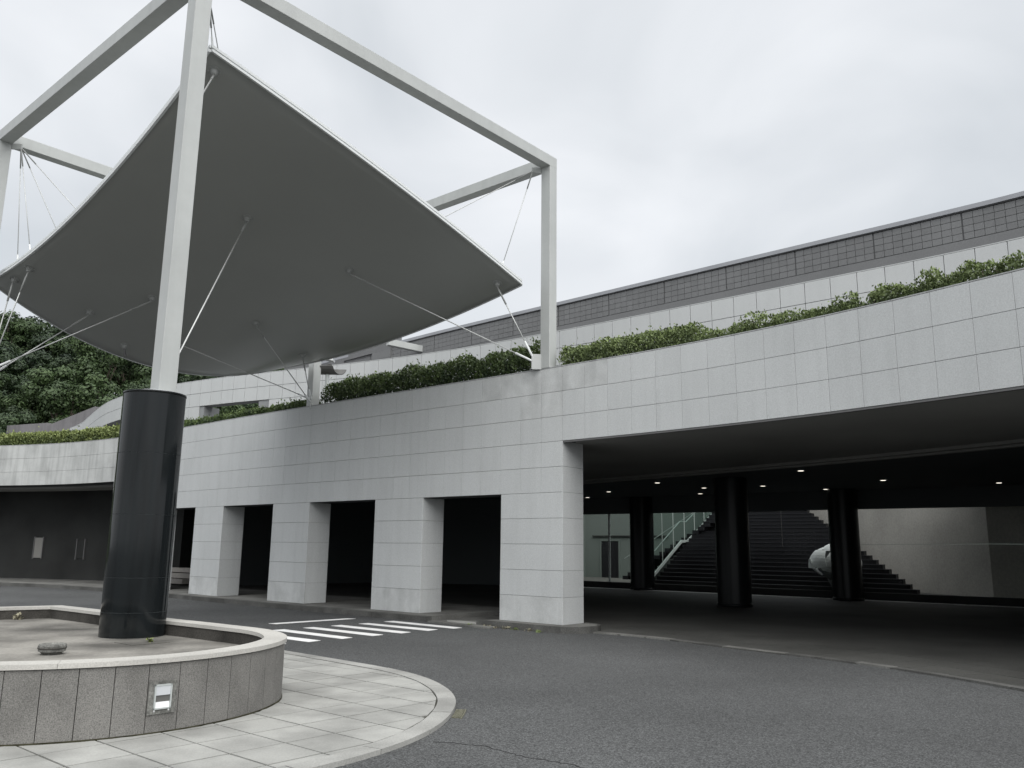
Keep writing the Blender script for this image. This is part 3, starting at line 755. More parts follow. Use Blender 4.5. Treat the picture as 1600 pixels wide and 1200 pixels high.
# soffits and ceilings
def so_off(sl): return max(4.2, 7.05 + 0.24 * sl)
def so_line(d_): return [fac(x_, so_off(x_) + d_) for x_ in [SR + .3 + (6.0 - SR - .3) * i / 36 for i in range(37)]]
fr_ = [fac(x_, 0.095 if x_ < -0.01 else 0.63) for x_ in [SR + .3 + (6.0 - SR - .3) * i / 36 for i in range(37)]]
b = B(); b.strip(fr_, so_line(0), Z7 - 0.006, Z7 + 0.20); struct(b.build('front_soffit', M_SOFF))
b = B(); b.strip(so_line(0.01), so_line(0.2), Z7 - 0.07, Z7 + 0.20); struct(b.build('soffit_beam', M_SOFF))
b = B(); b.strip(so_line(0.32), so_line(0.48), Z7 - 0.10, Z7 + 0.20); struct(b.build('soffit_beam', M_SOFF))
inner_c = [fac(-x_, so_off(-x_) + .5) for x_ in (10.5, 9, 7, 5, 3, 1, -1, -3, -5)]
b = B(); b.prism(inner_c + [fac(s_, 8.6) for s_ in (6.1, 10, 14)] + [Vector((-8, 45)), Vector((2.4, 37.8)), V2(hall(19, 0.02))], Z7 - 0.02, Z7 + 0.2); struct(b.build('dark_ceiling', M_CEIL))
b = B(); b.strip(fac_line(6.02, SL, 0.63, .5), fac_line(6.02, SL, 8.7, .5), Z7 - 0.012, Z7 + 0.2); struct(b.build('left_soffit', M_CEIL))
b = B(); b.strip(fac_line(19.4, SL, 0.64, .5), fac_line(19.4, SL, 1.9, .5), Z7 - 0.10, Z7 - 0.02); struct(b.build('soffit_beam', M_SOFF))
b = B(); b.prism([fac(-nR * TW, 0.62)] + [fac(-x_, 0.62) for x_ in (8, 4, 0)] + [fac(x_, 0.62) for x_ in (8, 16, 24, nL * TW)] + [Vector((-32, 62)), Vector((2, 40)), V2(hall(0, 0.1)), V2(hall(22, 0.1)), Vector((24, 20)), Vector((18, 4))], Z7 + 0.25, 4.75); struct(b.build('terrace_deck', M_GREYW))

# black back walls
def wallbox(name, a, b_, z0, z1, th, mt, label=None):
    a, b_ = V2(a), V2(b_); d_ = (b_ - a).normalized(); n = Vector((-d_.y, d_.x)); q = B().prism([a, b_, b_ + n * th, a + n * th], z0, z1)
    o = q.build(name, mt)
    if label: tag(o, label, 'wall')
    return o
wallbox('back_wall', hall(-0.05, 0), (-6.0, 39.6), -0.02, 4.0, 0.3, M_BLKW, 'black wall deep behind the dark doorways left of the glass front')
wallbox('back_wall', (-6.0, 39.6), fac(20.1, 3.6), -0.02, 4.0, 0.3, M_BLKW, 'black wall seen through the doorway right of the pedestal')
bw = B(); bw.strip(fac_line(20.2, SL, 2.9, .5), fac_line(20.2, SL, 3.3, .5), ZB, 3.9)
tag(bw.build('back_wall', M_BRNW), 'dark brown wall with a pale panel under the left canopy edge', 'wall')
# pale panel, dark niche and thin post sign on the left recess
def left_panel(px_az, z0, z1, w, mt, name, label, cat, off=2.88, th=0.05):
    best = min([SL * i / 900 for i in range(900)], key=lambda q: abs(fac(q, off).x / fac(q, off).y - px_az) + (10 if q < 17 else 0)); p = fac(best, off); t, n = fac_ax(best)
    tt = thing(name, label, cat, V3(p, 0)); bb = B(); bb.box((0, 0, (z0 + z1) / 2), (w, th, z1 - z0), (V3(t, 0), V3(n, 0), Vector((0, 0, 1)))); bb.build('panel_face', mt, tt, bevel=0.008)
    c_ = B()
    for du in (-w / 2 - .02, w / 2 + .02): c_.box(V3(t * du, (z0 + z1) / 2), (0.04, th + .03, z1 - z0 + .08), (V3(t, 0), V3(n, 0), Vector((0, 0, 1))))
    c_.build('panel_frame', M_DKST, tt)
    return tt
def azpx(x): return (x - 800) / 1300 * 1.0
left_panel(-0.555, 0.98, 1.82, 0.42, M_SIGN, 'wall_panel', 'upright pale panel mounted on the dark recess wall left of the pedestal', 'panel')
left_panel(-0.505, 0.98, 1.75, 0.40, M_BRNW, 'wall_panel', 'black panel on the dark recess wall close to the pedestal', 'panel')
sp_ = fac(24.6, 1.6)
best = min([18 + 15 * i / 500 for i in range(500)], key=lambda q: abs(fac(q, 1.4).x / fac(q, 1.4).y + 0.606)); sp_ = fac(best, 1.4)
sg = thing('post_sign', 'small square sign on a thin pole standing in the left recess', 'sign', V3(sp_, ZB))
B().tube([(0, 0, 0), (0, 0, 1.0)], 0.018, 8).build('pole', M_ALU, sg); B().lathe([(0.14, 0), (0.14, 0.02), (0.05, 0.03)], 20).build('base', M_DKST, sg); B().box((0, -0.02, 1.13), (0.22, 0.02, 0.27)).build('sign_plate', M_PLATE, sg, bevel=0.004)
# pale stepped block inside the doorway right of the pedestal
best = min([15 + 7 * i / 400 for i in range(400)], key=lambda q: abs(fac(q, 2.0).x / fac(q, 2.0).y + 0.405)); p = fac(best, 2.0); t, n = fac_ax(best)
stp = thing('stone_steps', 'low pale stone steps just inside the dark doorway beside the pedestal', 'steps', V3(p, ZB)); axs = (V3(t, 0), V3(n, 0), Vector((0, 0, 1)))
for i in range(3): B().box(V3(n * (0.35 + 0.3 * i), 0.16 + 0.19 * i), (1.9, 0.32, 0.17), axs).build('step', M_CONC, stp, bevel=0.008)

# ================================================================== COLUMNS, HALL, STAIR
for x_, y_, lb in ((5.45, 35.0, 'black round column left of the glass balustrade in the underpass'), (6.65, 25.3, 'black round column nearest the road in the middle of the underpass'), (11.55, 29.2, 'black round column in front of the white sculpture')):
    t_ = thing('black_column', lb, 'column', (x_, y_, 0.02), 'black columns in the underpass')
    B().lathe([(0.49, 0), (0.49, Z7 - 0.06)], 48, close=False).build('shaft', M_BLACKD, t_, smooth=True)
    B().lathe([(0.51, 0), (0.51, 0.09)], 48).build('base_ring', M_BLACKD, t_, smooth=True)
gx = (V3(GD, 0), V3(GN, 0), Vector((0, 0, 1)))
b = B(); b.box(hall(9.5, -0.45, 0.022), (19.4, 0.55, 0.012), gx); struct(b.build('pale_floor_strip', M_FSTRIP))
gf = thing('glazed_screen', 'long clear glass front with thin mullions on a black kerb below the dark ceiling', 'glazing', hall(0, 0))
go = hall(0, 0)
b = B(); b.box(hall(9.5, 0.0, 0.14) - go, (19.2, 0.30, 0.26), gx); b.build('plinth', M_BRNW, gf)
b = B(); b.box(hall(9.5, 0.0, 3.56) - go, (19.4, 0.30, 0.88), gx); b.build('head_beam', M_CEIL, gf)
edges = [0.0, 1.62, 4.0, 6.6, 9.2, 11.8, 14.4, 17.0, 19.1]
for a, b_ in zip(edges[:-1], edges[1:]):
    q = B(); q.box(hall((a + b_) / 2, 0, 1.70) - go, (b_ - a - 0.004, 0.012, 2.82), gx); q.build('pane', M_GLASS, gf)
for a in edges[1:2]:
    q = B(); q.box(hall(a, 0, 1.70) - go, (0.07, 0.07, 2.84), gx); q.build('mullion', M_ALU, gf)
# hall floor, walls
b = B(); b.prism([V2(hall(-6, .16)), V2(hall(20, .16)), V2(hall(20, 14)), V2(hall(-6, 14))], 0.0, 0.22); struct(b.build('hall_floor', M_FLOOR))
hw = thing('hall_wall', 'pale greenish wall with a dark door behind the glass left of the stair', 'wall', hall(-2, 6))
ho = hall(-2, 6)
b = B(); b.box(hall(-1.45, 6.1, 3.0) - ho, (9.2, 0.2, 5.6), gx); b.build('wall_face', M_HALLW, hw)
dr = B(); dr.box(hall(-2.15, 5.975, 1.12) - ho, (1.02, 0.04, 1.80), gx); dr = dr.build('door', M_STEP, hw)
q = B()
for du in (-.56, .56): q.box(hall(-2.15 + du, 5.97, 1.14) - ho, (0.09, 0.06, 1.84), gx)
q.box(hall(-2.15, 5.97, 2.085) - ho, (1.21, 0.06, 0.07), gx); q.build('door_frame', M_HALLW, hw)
q = B(); q.box(hall(-1.0, 5.95, 2.30) - ho, (4.4, 0.08, 0.05), gx); q.build('wall_ledge', M_BRNW, hw)
cw = thing('concrete_wall', 'plain beige concrete wall behind the glass along the zigzag edge of the dark stair', 'wall', hall(13, 2.4)); cwo = V2(hall(13, 2.4))
a_, b_ = V2(hall(15.95, 0.2)), V2(hall(6.9, 8.75)); dn = (b_ - a_).normalized(); dn = Vector((dn.y, -dn.x))
for z0, z1 in ((0.2, 1.93), (1.945, 3.9), (3.915, 6.0)):
    B().prism([a_ - cwo, b_ - cwo, b_ + dn * 0.3 - cwo, a_ + dn * 0.3 - cwo], z0, z1).build('concrete_panel', M_CONC, cw)
for z0, z1 in ((0.2, 1.93), (1.945, 3.9)): B().prism([V2(hall(15.96, 0.19)) - cwo, V2(hall(19.6, 0.19)) - cwo, V2(hall(19.6, 0.45)) - cwo, V2(hall(15.96, 0.45)) - cwo], z0, z1).build('concrete_panel', M_CONC, cw)
rw = B(); rw.prism([V2(hall(20, -14)), V2(hall(20.3, -14)), V2(hall(20.3, 1)), V2(hall(20, 1))], 0, 4); tag(rw.build('end_wall', M_BLKW), 'black end wall at the right side of the underpass', 'wall')
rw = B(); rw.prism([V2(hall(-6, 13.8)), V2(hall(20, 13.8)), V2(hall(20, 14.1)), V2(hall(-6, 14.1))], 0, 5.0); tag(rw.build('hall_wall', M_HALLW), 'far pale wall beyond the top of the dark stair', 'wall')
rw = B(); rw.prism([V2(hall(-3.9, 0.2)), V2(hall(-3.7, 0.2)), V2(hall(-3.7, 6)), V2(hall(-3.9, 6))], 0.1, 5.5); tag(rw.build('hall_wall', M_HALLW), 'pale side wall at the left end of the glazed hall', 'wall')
# grand stair
gs = thing('grand_stair', 'broad dark stone stair rising behind the glass, its right edge stepping in', 'stair', hall(8, .8)); gso = hall(8, .8)
NSTEP = 30
for k_ in range(NSTEP):
    n0 = 0.80 + 0.30 * k_; z1 = 0.22 + 0.162 * (k_ + 1); tl = 3.26; tr = 13.55 - (6.2 / 6.2) * (n0 - 0.8) * 1.0
    st_ = B(); st_.prism([V2(hall(tl, n0) - gso), V2(hall(tr, n0) - gso), V2(hall(tr, n0 + 0.32) - gso), V2(hall(tl, n0 + 0.32) - gso)], z1 - 0.165, z1 - 0.03); s_o = st_.build('step', M_STEP, gs)
    st_ = B(); st_.prism([V2(hall(tl, n0 - .02) - gso), V2(hall(tr, n0 - .02) - gso), V2(hall(tr, n0 + 0.33) - gso), V2(hall(tl, n0 + 0.33) - gso)], z1 - 0.03, z1); st_.build('tread', M_NOSE, gs)
# glass balustrade on the stair's left edge
bl = thing('glass_balustrade', 'glass balustrade with thin posts and sloping rail on the left edge of the dark stair', 'balustrade', hall(3.2, .8)); blo = hall(3.2, .8)
strg = [(0.8, 0.45), (3.5, 1.98), (4.1, 1.99), (7.6, 3.75)]
def strz(n):
    for (a, za), (b_, zb) in zip(strg[:-1], strg[1:]):
        if a <= n <= b_: return za + (zb - za) * (n - a) / (b_ - a)
    return strg[-1][1]
for (a, za), (b_, zb) in zip(strg[:-1], strg[1:]):
    B().bar(hall(3.2, a, za + .04) - blo, hall(3.2, b_, zb + .04) - blo, 0.06, 0.12).build('stringer', M_ALUD, bl)
    B().bar(hall(3.14, a, za + .92) - blo, hall(3.14, b_, zb + .92) - blo, 0.035).build('handrail', M_ALUD, bl)
for n in (0.85, 1.75, 2.75, 3.8, 4.8, 5.8, 6.8):
    B().bar(hall(3.2, n, strz(n) + .05) - blo, hall(3.2, n, 4.6) - blo, 0.034).build('post', M_ALUD, bl)
for a, b_ in zip((0.85, 1.75, 2.75, 3.8, 4.8, 5.8), (1.75, 2.75, 3.8, 4.8, 5.8, 6.8)):
    q = B(); za, zb = strz(a) + .09, strz(b_) + .09
    for dt in (-.006, .006): q.v += [hall(3.2 + dt, a + .03, za) - blo, hall(3.2 + dt, b_ - .03, zb) - blo, hall(3.2 + dt, b_ - .03, 4.55) - blo, hall(3.2 + dt, a + .03, 4.55) - blo]
    q.f = [(0, 1, 2, 3), (7, 6, 5, 4), (0, 4, 5, 1), (2, 6, 7, 3), (1, 5, 6, 2), (3, 7, 4, 0)]; q.build('pane', M_GLASSB, bl)
# side stair behind, rising right along the pale wall
ss = thing('side_stair', 'narrow dark stair rising to the right along the pale wall behind the balustrade', 'stair', hall(-0.6, 5)); sso = hall(-0.6, 5)
for k_ in range(17):
    q = B(); q.box(hall(-0.4 + 0.29 * k_, 5.2, 0.22 + 0.165 * (k_ + .5)) - sso, (0.31, 1.3, 0.175), gx); q.build('step', M_STEP, ss)
B().bar(hall(-0.4, 4.5, 1.2) - sso, hall(4.4, 4.5, 3.95) - sso, 0.04).build('handrail', M_ALUD, ss)
# white shell sculpture
sc = thing('shell_sculpture', 'white sculpture of overlapping curved shells on a grey leaning stem before the stair', 'sculpture', hall(10.92, 0.95, 0.22))
gz = math.atan2(GD.y, GD.x)
def sc_off(u, n, z): return V3(GD * u + GN * n, z)
def petal(dirv, ang, rad, tilt, k_):
    """one thin curved shell lying on a loose ball, one side lifted"""
    d_ = Vector(dirv).normalized(); x = d_.cross(Vector((0.1, 0.2, 1))).normalized(); y = d_.cross(x); b = B(); nn = 6
    for lay in (0.0, 0.022):
        for i in range(nn + 1):
            for j in range(nn + 1):
                u = -1 + 2 * i / nn; v = -1 + 2 * j / nn; w = ang * (1 - 0.25 * v * (1 if k_ % 2 else -1))
                q = d_ + x * math.tan(u * w) + y * math.tan(v * ang); q = (q * 0.06 + q.normalized() * 0.94) * (rad * 0.97 - lay + tilt * (u * 0.6 + v) * 0.38)
                b.v.append(sc_off(-0.12 + q.x * 0.98, q.y, 1.04 + q.z * 0.80))
    m_ = (nn + 1) ** 2
    for i in range(nn):
        for j in range(nn):
            a = i * (nn + 1) + j; b.f += [(a, a + nn + 1, a + nn + 2, a + 1), (m_ + a, m_ + a + 1, m_ + a + nn + 2, m_ + a + nn + 1)]
    for i in range(nn):
        for a, st_ in ((i * (nn + 1), nn + 1), (i * (nn + 1) + nn, nn + 1), (i, 1), (nn * (nn + 1) + i, 1)): b.f.append((a, a + st_, a + st_ + m_, a + m_))
    b.build('shell', M_SCULP, sc)
b = B(); b.lathe([(0.66 * math.cos(R(a_)), 0.66 * math.sin(R(a_))) for a_ in range(-85, 86, 17)], 14, sc_off(-0.1, 0, 1.02)); b.build('core', M_SCULPG, sc, smooth=True)
for k_, (dv, an, ra, ti) in enumerate([((-.62, -.85, .22), .50, .92, .16), ((-1, -.35, -.45), .46, .90, -.20), ((-.85, -.3, .75), .42, .86, .20), ((-.1, -.4, 1), .44, .84, -.2), ((.35, -.9, .1), .48, .84, .16), ((.95, -.45, .25), .46, 1.02, .26), ((.6, -.1, .8), .42, .8, -.1), ((-.2, -.9, -.5), .40, .74, -.1), ((.5, .7, .3), .5, .8, .1), ((-.6, .7, .2), .5, .8, .1), ((.8, -.3, -.5), .36, .8, .1)]): petal(dv, an, ra, ti, k_)
b = B(); b.tube([sc_off(0.1, 0, 0), sc_off(-0.2, 0, 0.5), sc_off(-0.3, 0.1, 1.0)], [0.30, 0.26, 0.2], 6); b.build('stem', M_SCULPG, sc)

# downlights in the ceilings (lit)
dl = [(3.73, 31.84), (3.26, 35.54), (4.79, 27.3), (7.31, 32.29), (6.77, 29.29), (6.85, 27.52), (8.48, 28.1), (7.87, 22.6), (11.0, 29.2), (11.29, 25.29), (15.04, 25.7)]
lme = None
names_l = ['beside the corner pier edge', 'farthest left above the glass front', 'left of the middle column', 'between the first two columns, low row', 'left beside the middle column top', 'front of the pair by the middle column', 'right beside the middle column top', 'nearest the road on the ceiling', 'above the column by the sculpture', 'right of the sculpture column, near row', 'farthest right near the black end wall']
for (x_, y_), nm in zip(dl, names_l):
    o = thing('downlight', 'small lit round downlight in the dark ceiling, ' + nm, 'ceiling light', (x_, y_, Z7 - 0.022), 'lit downlights in the underpass ceiling')
    B().lathe([(0.13, 0.0), (0.13, -0.012), (0.105, -0.018)], 20).build('trim_ring', M_DKST, o)
    B().lathe([(0.078, -0.019), (0.078, -0.022)], 20).build('lens', M_LAMP, o)
best = min([18 + 15 * i / 500 for i in range(500)], key=lambda q: abs(fac(q, 2.2).x / fac(q, 2.2).y + 0.545)); p = fac(best, 2.2)
o = thing('downlight', 'single lit downlight in the left recess ceiling left of the pedestal', 'ceiling light', V3(p, Z7 - 0.014))
B().lathe([(0.13, 0.0), (0.13, -0.012), (0.105, -0.018)], 20).build('trim_ring', M_DKST, o); B().lathe([(0.078, -0.019), (0.078, -0.022)], 20).build('lens', M_LAMP, o)

# ================================================================== UPPER WHITE TERRACE WALL
Z2 = 7.4
W2P = [(17.5, 4.0), (15.0, 8.0), (12.4, 11.4), (9.5, 14.75), (8.4, 15.7), (7.2, 16.75), (4.5, 19.1), (1.2, 21.95), (-1.7, 24.2), (-4.1, 25.7), (-7.4, 27.3), (-10.0, 28.6), (-12.6, 30.1), (-15.2, 32.3), (-16.6, 33.9), (-17.9, 35.6), (-19.7, 38.4), (-21.2, 40.7), (-22.9, 42.9), (-25.5, 45.0)]
W2 = Path(smooth_path(W2P, 1)[::-1])
uw = thing('terrace_wall', 'upper set-back white granite wall that sweeps round in a curve at its left end', 'wall', (0, 22.5, 0)); uo = Vector((0, 22.5, 0))
def w2(d_, off=0.0): p = W2.at(d_); t = W2.tan(d_, .3); return p + Vector((-t.y, t.x)) * off
def w2line(a, b_, off, step=0.6):
    k = max(2, int(abs(b_ - a) / step) + 1); return [w2(a + (b_ - a) * i / (k - 1), off) - V2(uo) for i in range(k)]
def w2az(x): # arc length for plan azimuth
    return min([W2.len * i / 2000 for i in range(2001)], key=lambda q: abs(W2.at(q).x / W2.at(q).y - x))
h2 = 0.473; w2w = 0.56
openings = [(w2az(-0.3755), w2az(-0.309)), (w2az(-0.4926), w2az(-0.447)), (w2az(-0.52), w2az(-0.4995))]
ZO = 6.454
uc = B()
segs = []; cur = 0.0
for a, b_ in sorted(openings): segs.append((cur, a)); cur = b_
segs.append((cur, W2.len))
for a, b_ in segs:
    if b_ - a > 0.05: uc.strip(w2line(a, b_, 0.034, .5), w2line(a, b_, 0.7, .5), 4.6, ZO - .004)
uc.strip(w2line(0, W2.len, 0.034, .5), w2line(0, W2.len, 0.4, .5), ZO, Z2 - 0.06)
uc.build('wall_core', M_GRAN2, uw)
b = B(); b.strip(w2line(0, W2.len, 0.0, .4), w2line(0, W2.len, 0.42, .4), Z2 + .002, Z2 + .02); b.build('wall_cap', M_GRAN2, uw)
TM2 = tile_mesh(w2w - 0.012, h2 - 0.012); TM2.materials.clear(); TM2.materials.append(M_GRAN2)
M_J2 = mat('pale_joint', (0.26, 0.27, 0.275), 0.9, 0.2)
d = 0.15; cells = []
while d + w2w < W2.len:
    for r_ in range(3):
        z0 = Z2 - (r_ + 1) * h2
        mid = d + w2w / 2
        if z0 < ZO - .05 and any(a - .3 < mid < b_ + .3 for a, b_ in openings): continue
        cells.append((mid, z0 + h2 / 2))
    d += w2w
cells.sort(key=lambda c: abs(W2.at(c[0]).x / W2.at(c[0]).y) + (5 if W2.at(c[0]).y < 10 else 0))
rest = B()
for i, (mid, z) in enumerate(cells):
    p = w2(mid, 0.03); t = W2.tan(mid, .3); n = Vector((-t.y, t.x))
    if i < 290: add_tile(uw, uo, TM2, p, t, z, j=0.001)
    else: rest.box(V3(p - n * 0.015, z) - uo, (w2w - .012, 0.03, h2 - .012), (V3(t, 0), V3(n, 0), Vector((0, 0, 1))))
if rest.v: stuff(rest.build('granite_tiles', M_GRAN2, uw))
[c for c in uw.children if c.name.startswith('wall_core')][0].data.materials[0] = M_J2
for a, b_ in openings[:2]:   # thin railing seen through the openings
    q = thing('terrace_railing', 'thin metal railing seen through the %s opening of the upper white wall' % ('wide right' if (a, b_) == openings[0] else 'left'), 'railing', V3(w2((a + b_) / 2, 1.5), 4.6)); oq = q.location
    for k_ in range(4):
        p = w2(a + (b_ - a) * k_ / 3, 1.5); B().bar(V3(p, 4.6) - oq, V3(p, 6.1) - oq, 0.04).build('post', M_ALU, q)
    B().bar(V3(w2(a, 1.5), 6.1) - oq, V3(w2(b_, 1.5), 6.1) - oq, 0.04).build('rail', M_ALU, q)

# ================================================================== GREY TILED ROOF WALL
Z3 = 10.12
RPt = [(16.5, 12.5), (14.2, 16.4), (12.2, 18.6), (11.1, 19.7), (8.4, 22.0), (5.8, 24.4), (4.1, 25.9), (0.9, 28.8), (-2.0, 31.4), (-3.8, 33.1), (-6.5, 35.8), (-9.3, 38.6)]
RW = Path(smooth_path(RPt, 1)[::-1])
def rw_(d_, off=0.0): p = RW.at(d_); t = RW.tan(d_, .3); return p + Vector((-t.y, t.x)) * off
M_JGREY = mat('grey_joint', (0.13, 0.132, 0.135), 0.9, 0.2)
rwt = thing('roof_wall', 'highest grey tiled roof wall with a pale metal coping, rising to the right', 'wall', (4, 26, 0)); ro = Vector((4, 26, 0))
def rline(a, b_, off, step=.6):
    k = max(2, int(abs(b_ - a) / step) + 1); return [rw_(a + (b_ - a) * i / (k - 1), off) - V2(ro) for i in range(k)]
b = B(); b.strip(rline(0, RW.len, 0.03), rline(0, RW.len, 0.5), 4.7, Z3 - .15); b.build('wall_core', M_JGREY, rwt)
b = B(); b.strip(rline(0, RW.len, -0.06, .4), rline(0, RW.len, 0.55, .4), Z3 - .115, Z3); b.build('coping', M_COPE, rwt)
b = B(); b.strip(rline(0, RW.len, -0.02, .4), rline(0, RW.len, 0.2, .4), Z3 - .14, Z3 - .115); b.build('coping_shadow_gap', M_JGREY, rwt)
b = B(); b.strip(rline(0, RW.len, -0.03, .4), rline(0, RW.len, 0.02, .4), 7.3, 9.24); b.build('ledge_band', M_GREYT, rwt)
rh = (Z3 - .15 - 9.26) / 4; tw3 = 0.235
TM3 = tile_mesh(tw3 - .009, rh - .009); TM3.materials.clear(); TM3.materials.append(M_GREYT)
d = 0.1; cells = []; k_ = 0
while d + tw3 < RW.len:
    for r_ in range(4): cells.append((d + tw3 / 2, 9.26 + (r_ + .5) * rh))
    d += tw3; k_ += 1
    if k_ % 9 == 0: d += 0.03
cells.sort(key=lambda c: RW.at(c[0]).length + (100 if not (-0.15 < RW.at(c[0]).x / RW.at(c[0]).y < 0.66) else 0))
rest = B()
for i, (mid, z) in enumerate(cells):
    p = rw_(mid, 0.028); t = RW.tan(mid, .3); n = Vector((-t.y, t.x))
    if i < 295: add_tile(rwt, ro, TM3, p, t, z, 'grey_tile', 0.004)
    else: rest.box(V3(p - n * 0.015, z) - ro, (tw3 - .009, 0.03, rh - .009), (V3(t, 0), V3(n, 0), Vector((0, 0, 1))))
if rest.v: stuff(rest.build('grey_tiles', M_GREYT, rwt))
# white beam stub projecting from the roof wall
wb = B(); wb.bar((-4.98, 32.25, 9.62), (-3.72, 33.1, 9.55), 0.24, 0.26)
rb = thing('roof_block', 'taller plain grey roof block with a dark slot behind the canopy edge', 'wall', (-7.5, 36.9, 4.7)); rbo = Vector((-7.5, 36.9, 4.7))
RP, RD, RNn = Vector((-4.6, 33.9)), Vector((-0.7, 0.714)), Vector((0.714, 0.7))
def rblk(sa, sb, z0, z1, o0, o1, mt, nm):
    B().prism([RP + RD * sa + RNn * o0 - V2(rbo), RP + RD * sb + RNn * o0 - V2(rbo), RP + RD * sb + RNn * o1 - V2(rbo), RP + RD * sa + RNn * o1 - V2(rbo)], z0 - 4.7, z1 - 4.7).build(nm, mt, rb)
rblk(0.75, 9.6, 4.7, 9.55, -0.10, 0.5, M_GREYT, 'wall_face'); rblk(0.75, 9.6, 9.87, 10.8, -0.10, 0.5, M_GREYT, 'wall_face')
rblk(0.75, 2.05, 9.553, 9.867, -0.10, 0.5, M_GREYT, 'wall_face'); rblk(4.25, 9.6, 9.553, 9.867, -0.10, 0.5, M_GREYT, 'wall_face')
rblk(2.05, 4.25, 9.553, 9.867, 0.38, 0.45, M_BRNW, 'slot_back')
tag(wb.build('roof_beam', M_PAINT, bevel=0.01), 'short white beam stub projecting from the grey roof wall beside the canopy', 'beam')

# grey boundary walls at far left
b = B(); b.prism([(-27, 44.2), (-24.2, 43.0), (-24.0, 43.4), (-27, 44.6)], 3.5, 7.75); tag(b.build('boundary_wall', M_GREYW), 'low grey boundary wall at the far left below the wooded hill', 'wall')
b = B(); b.v = [Vector(p) for p in ((-24.2, 43.0, 3.5), (-21.2, 41.8, 3.5), (-21.0, 42.2, 3.5), (-24.0, 43.4, 3.5), (-24.2, 43.0, 7.6), (-21.2, 41.8, 8.45), (-21.0, 42.2, 8.45), (-24.0, 43.4, 7.6))]
b.f = [(3, 2, 1, 0), (4, 5, 6, 7), (0, 1, 5, 4), (1, 2, 6, 5), (2, 3, 7, 6), (3, 0, 4, 7)]; tag(b.build('boundary_wall', M_GREYW), 'grey sloping-topped wall between the wooded hill and the curved white wall end', 'wall')

# ================================================================== HEDGES AND SHRUBS
def leaf_cloud(fn, n, size, seed, tone_fn):
    rnd = random.Random(seed); v = []; f = []; tone = []
    for i in range(n):
        c, nrm, tn = fn(rnd)
        d1 = (nrm * 0.7 + Vector((rnd.gauss(0, .6), rnd.gauss(0, .6), rnd.gauss(0.25, .6)))).normalized(); d2 = d1.cross(Vector((rnd.gauss(0, 1), rnd.gauss(0, 1), rnd.gauss(0, 1)))).normalized()
        sz = size * rnd.uniform(.6, 1.35); k = len(v)
        v += [c - d1 * sz * .5 - d2 * sz * .05, c + d2 * sz * .32, c + d1 * sz * .6, c - d2 * sz * .32]; f.append((k, k + 1, k + 2, k + 3)); tone += [tn] * 4
    return v, f, tone
def cloud_obj(name, v, f, tone, mt, parent=None, org=Vector((0, 0, 0))):
    me = bpy.data.meshes.new(name); me.from_pydata([tuple(q - org) for q in v], [], f); me.update(); me.materials.append(mt)
    at = me.attributes.new('tone', 'FLOAT', 'POINT'); at.data.foreach_set('value', tone)
    return link(name, me, parent)
def hedge(label, s0, s1, h, depth, n, mt, seed, size=0.075, ragged=0.10, group=None, z=ZT - 0.05, off=0.42, name='hedge', gapy=False):
    mid = fac((s0 + s1) / 2, off); org = V3(mid, z); t = thing(name, label, 'hedge' if name == 'hedge' else 'shrub', org, group)
    def fn(rnd):
        s_ = rnd.uniform(s0, s1); hh = h * (1 + ragged * 2 * noise.noise(Vector((s_ * 1.7, seed, 0))) + ragged * noise.noise(Vector((s_ * 6, seed, 3))))
        ed = 1.0
        if gapy:
            rnd_gap = True
            q = (2 * (s_ - s0) / (s1 - s0) - 1); ed = math.sqrt(max(0.05, 1 - q * q * .9)); hh *= 0.6 + 0.4 * ed
        a = rnd.random() * math.pi; rr = rnd.random() ** 0.35
        x = math.cos(a) * rr; y = abs(math.sin(a)) ** 0.6 * rr
        zz = 0.02 + hh * y
        if rnd.random() < .05: zz += rnd.random() * .12 * (1 + 2 * max(0, noise.noise(Vector((s_ * 3.1, seed, 9)))))
        if gapy and rnd.random() < .75: zz = hh * (0.35 + 0.65 * rnd.random())
        clump = noise.noise(Vector((s_ * 4.5, x * 1.5, zz * 5 + seed)))
        if gapy and clump < -0.06 and rnd.random() < .85: zz *= 0.6; clump = noise.noise(Vector((s_ * 4.5, x * 1.5, zz * 5 + seed))); s_ += rnd.gauss(0, .12)
        p = fac(s_, off + x * depth * .5 * ed + clump * .06)
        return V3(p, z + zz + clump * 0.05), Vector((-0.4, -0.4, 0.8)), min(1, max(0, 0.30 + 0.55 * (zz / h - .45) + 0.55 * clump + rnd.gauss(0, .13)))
    v, f, tone = leaf_cloud(fn, n, size, seed, None)
    cloud_obj('foliage', v, f, tone, mt, t, org)
    b = B(); rnd = random.Random(seed + 5); L_ = s1 - s0
    for i in range(max(3, int(abs(L_) * 4))):
        s_ = s0 + L_ * rnd.random(); p = fac(s_, off + rnd.uniform(-.1, .1)); a = V3(p, z - .05) - org
        tip = V3(fac(s_ + rnd.uniform(-.2, .2), off + rnd.uniform(-.2, .2)), z + h * rnd.uniform(.5, .85)) - org
        b.tube([a, a.lerp(tip, .5) + Vector((rnd.uniform(-.04, .04), 0, 0)), tip], [0.012, 0.009, 0.004], 4)
    stuff(b.build('stems', M_BARK, t))
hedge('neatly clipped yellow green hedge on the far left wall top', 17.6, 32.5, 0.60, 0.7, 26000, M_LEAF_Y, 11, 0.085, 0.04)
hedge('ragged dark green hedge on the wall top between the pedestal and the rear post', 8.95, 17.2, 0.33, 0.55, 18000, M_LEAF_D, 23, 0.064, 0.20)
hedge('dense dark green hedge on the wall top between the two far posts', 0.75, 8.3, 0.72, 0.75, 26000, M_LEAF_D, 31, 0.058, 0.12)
hedge('bushy mid green hedge on the wall top right of the far right post', -3.0, 0.2, 0.54, 0.7, 12000, M_LEAF_B, 43, 0.052, 0.16)
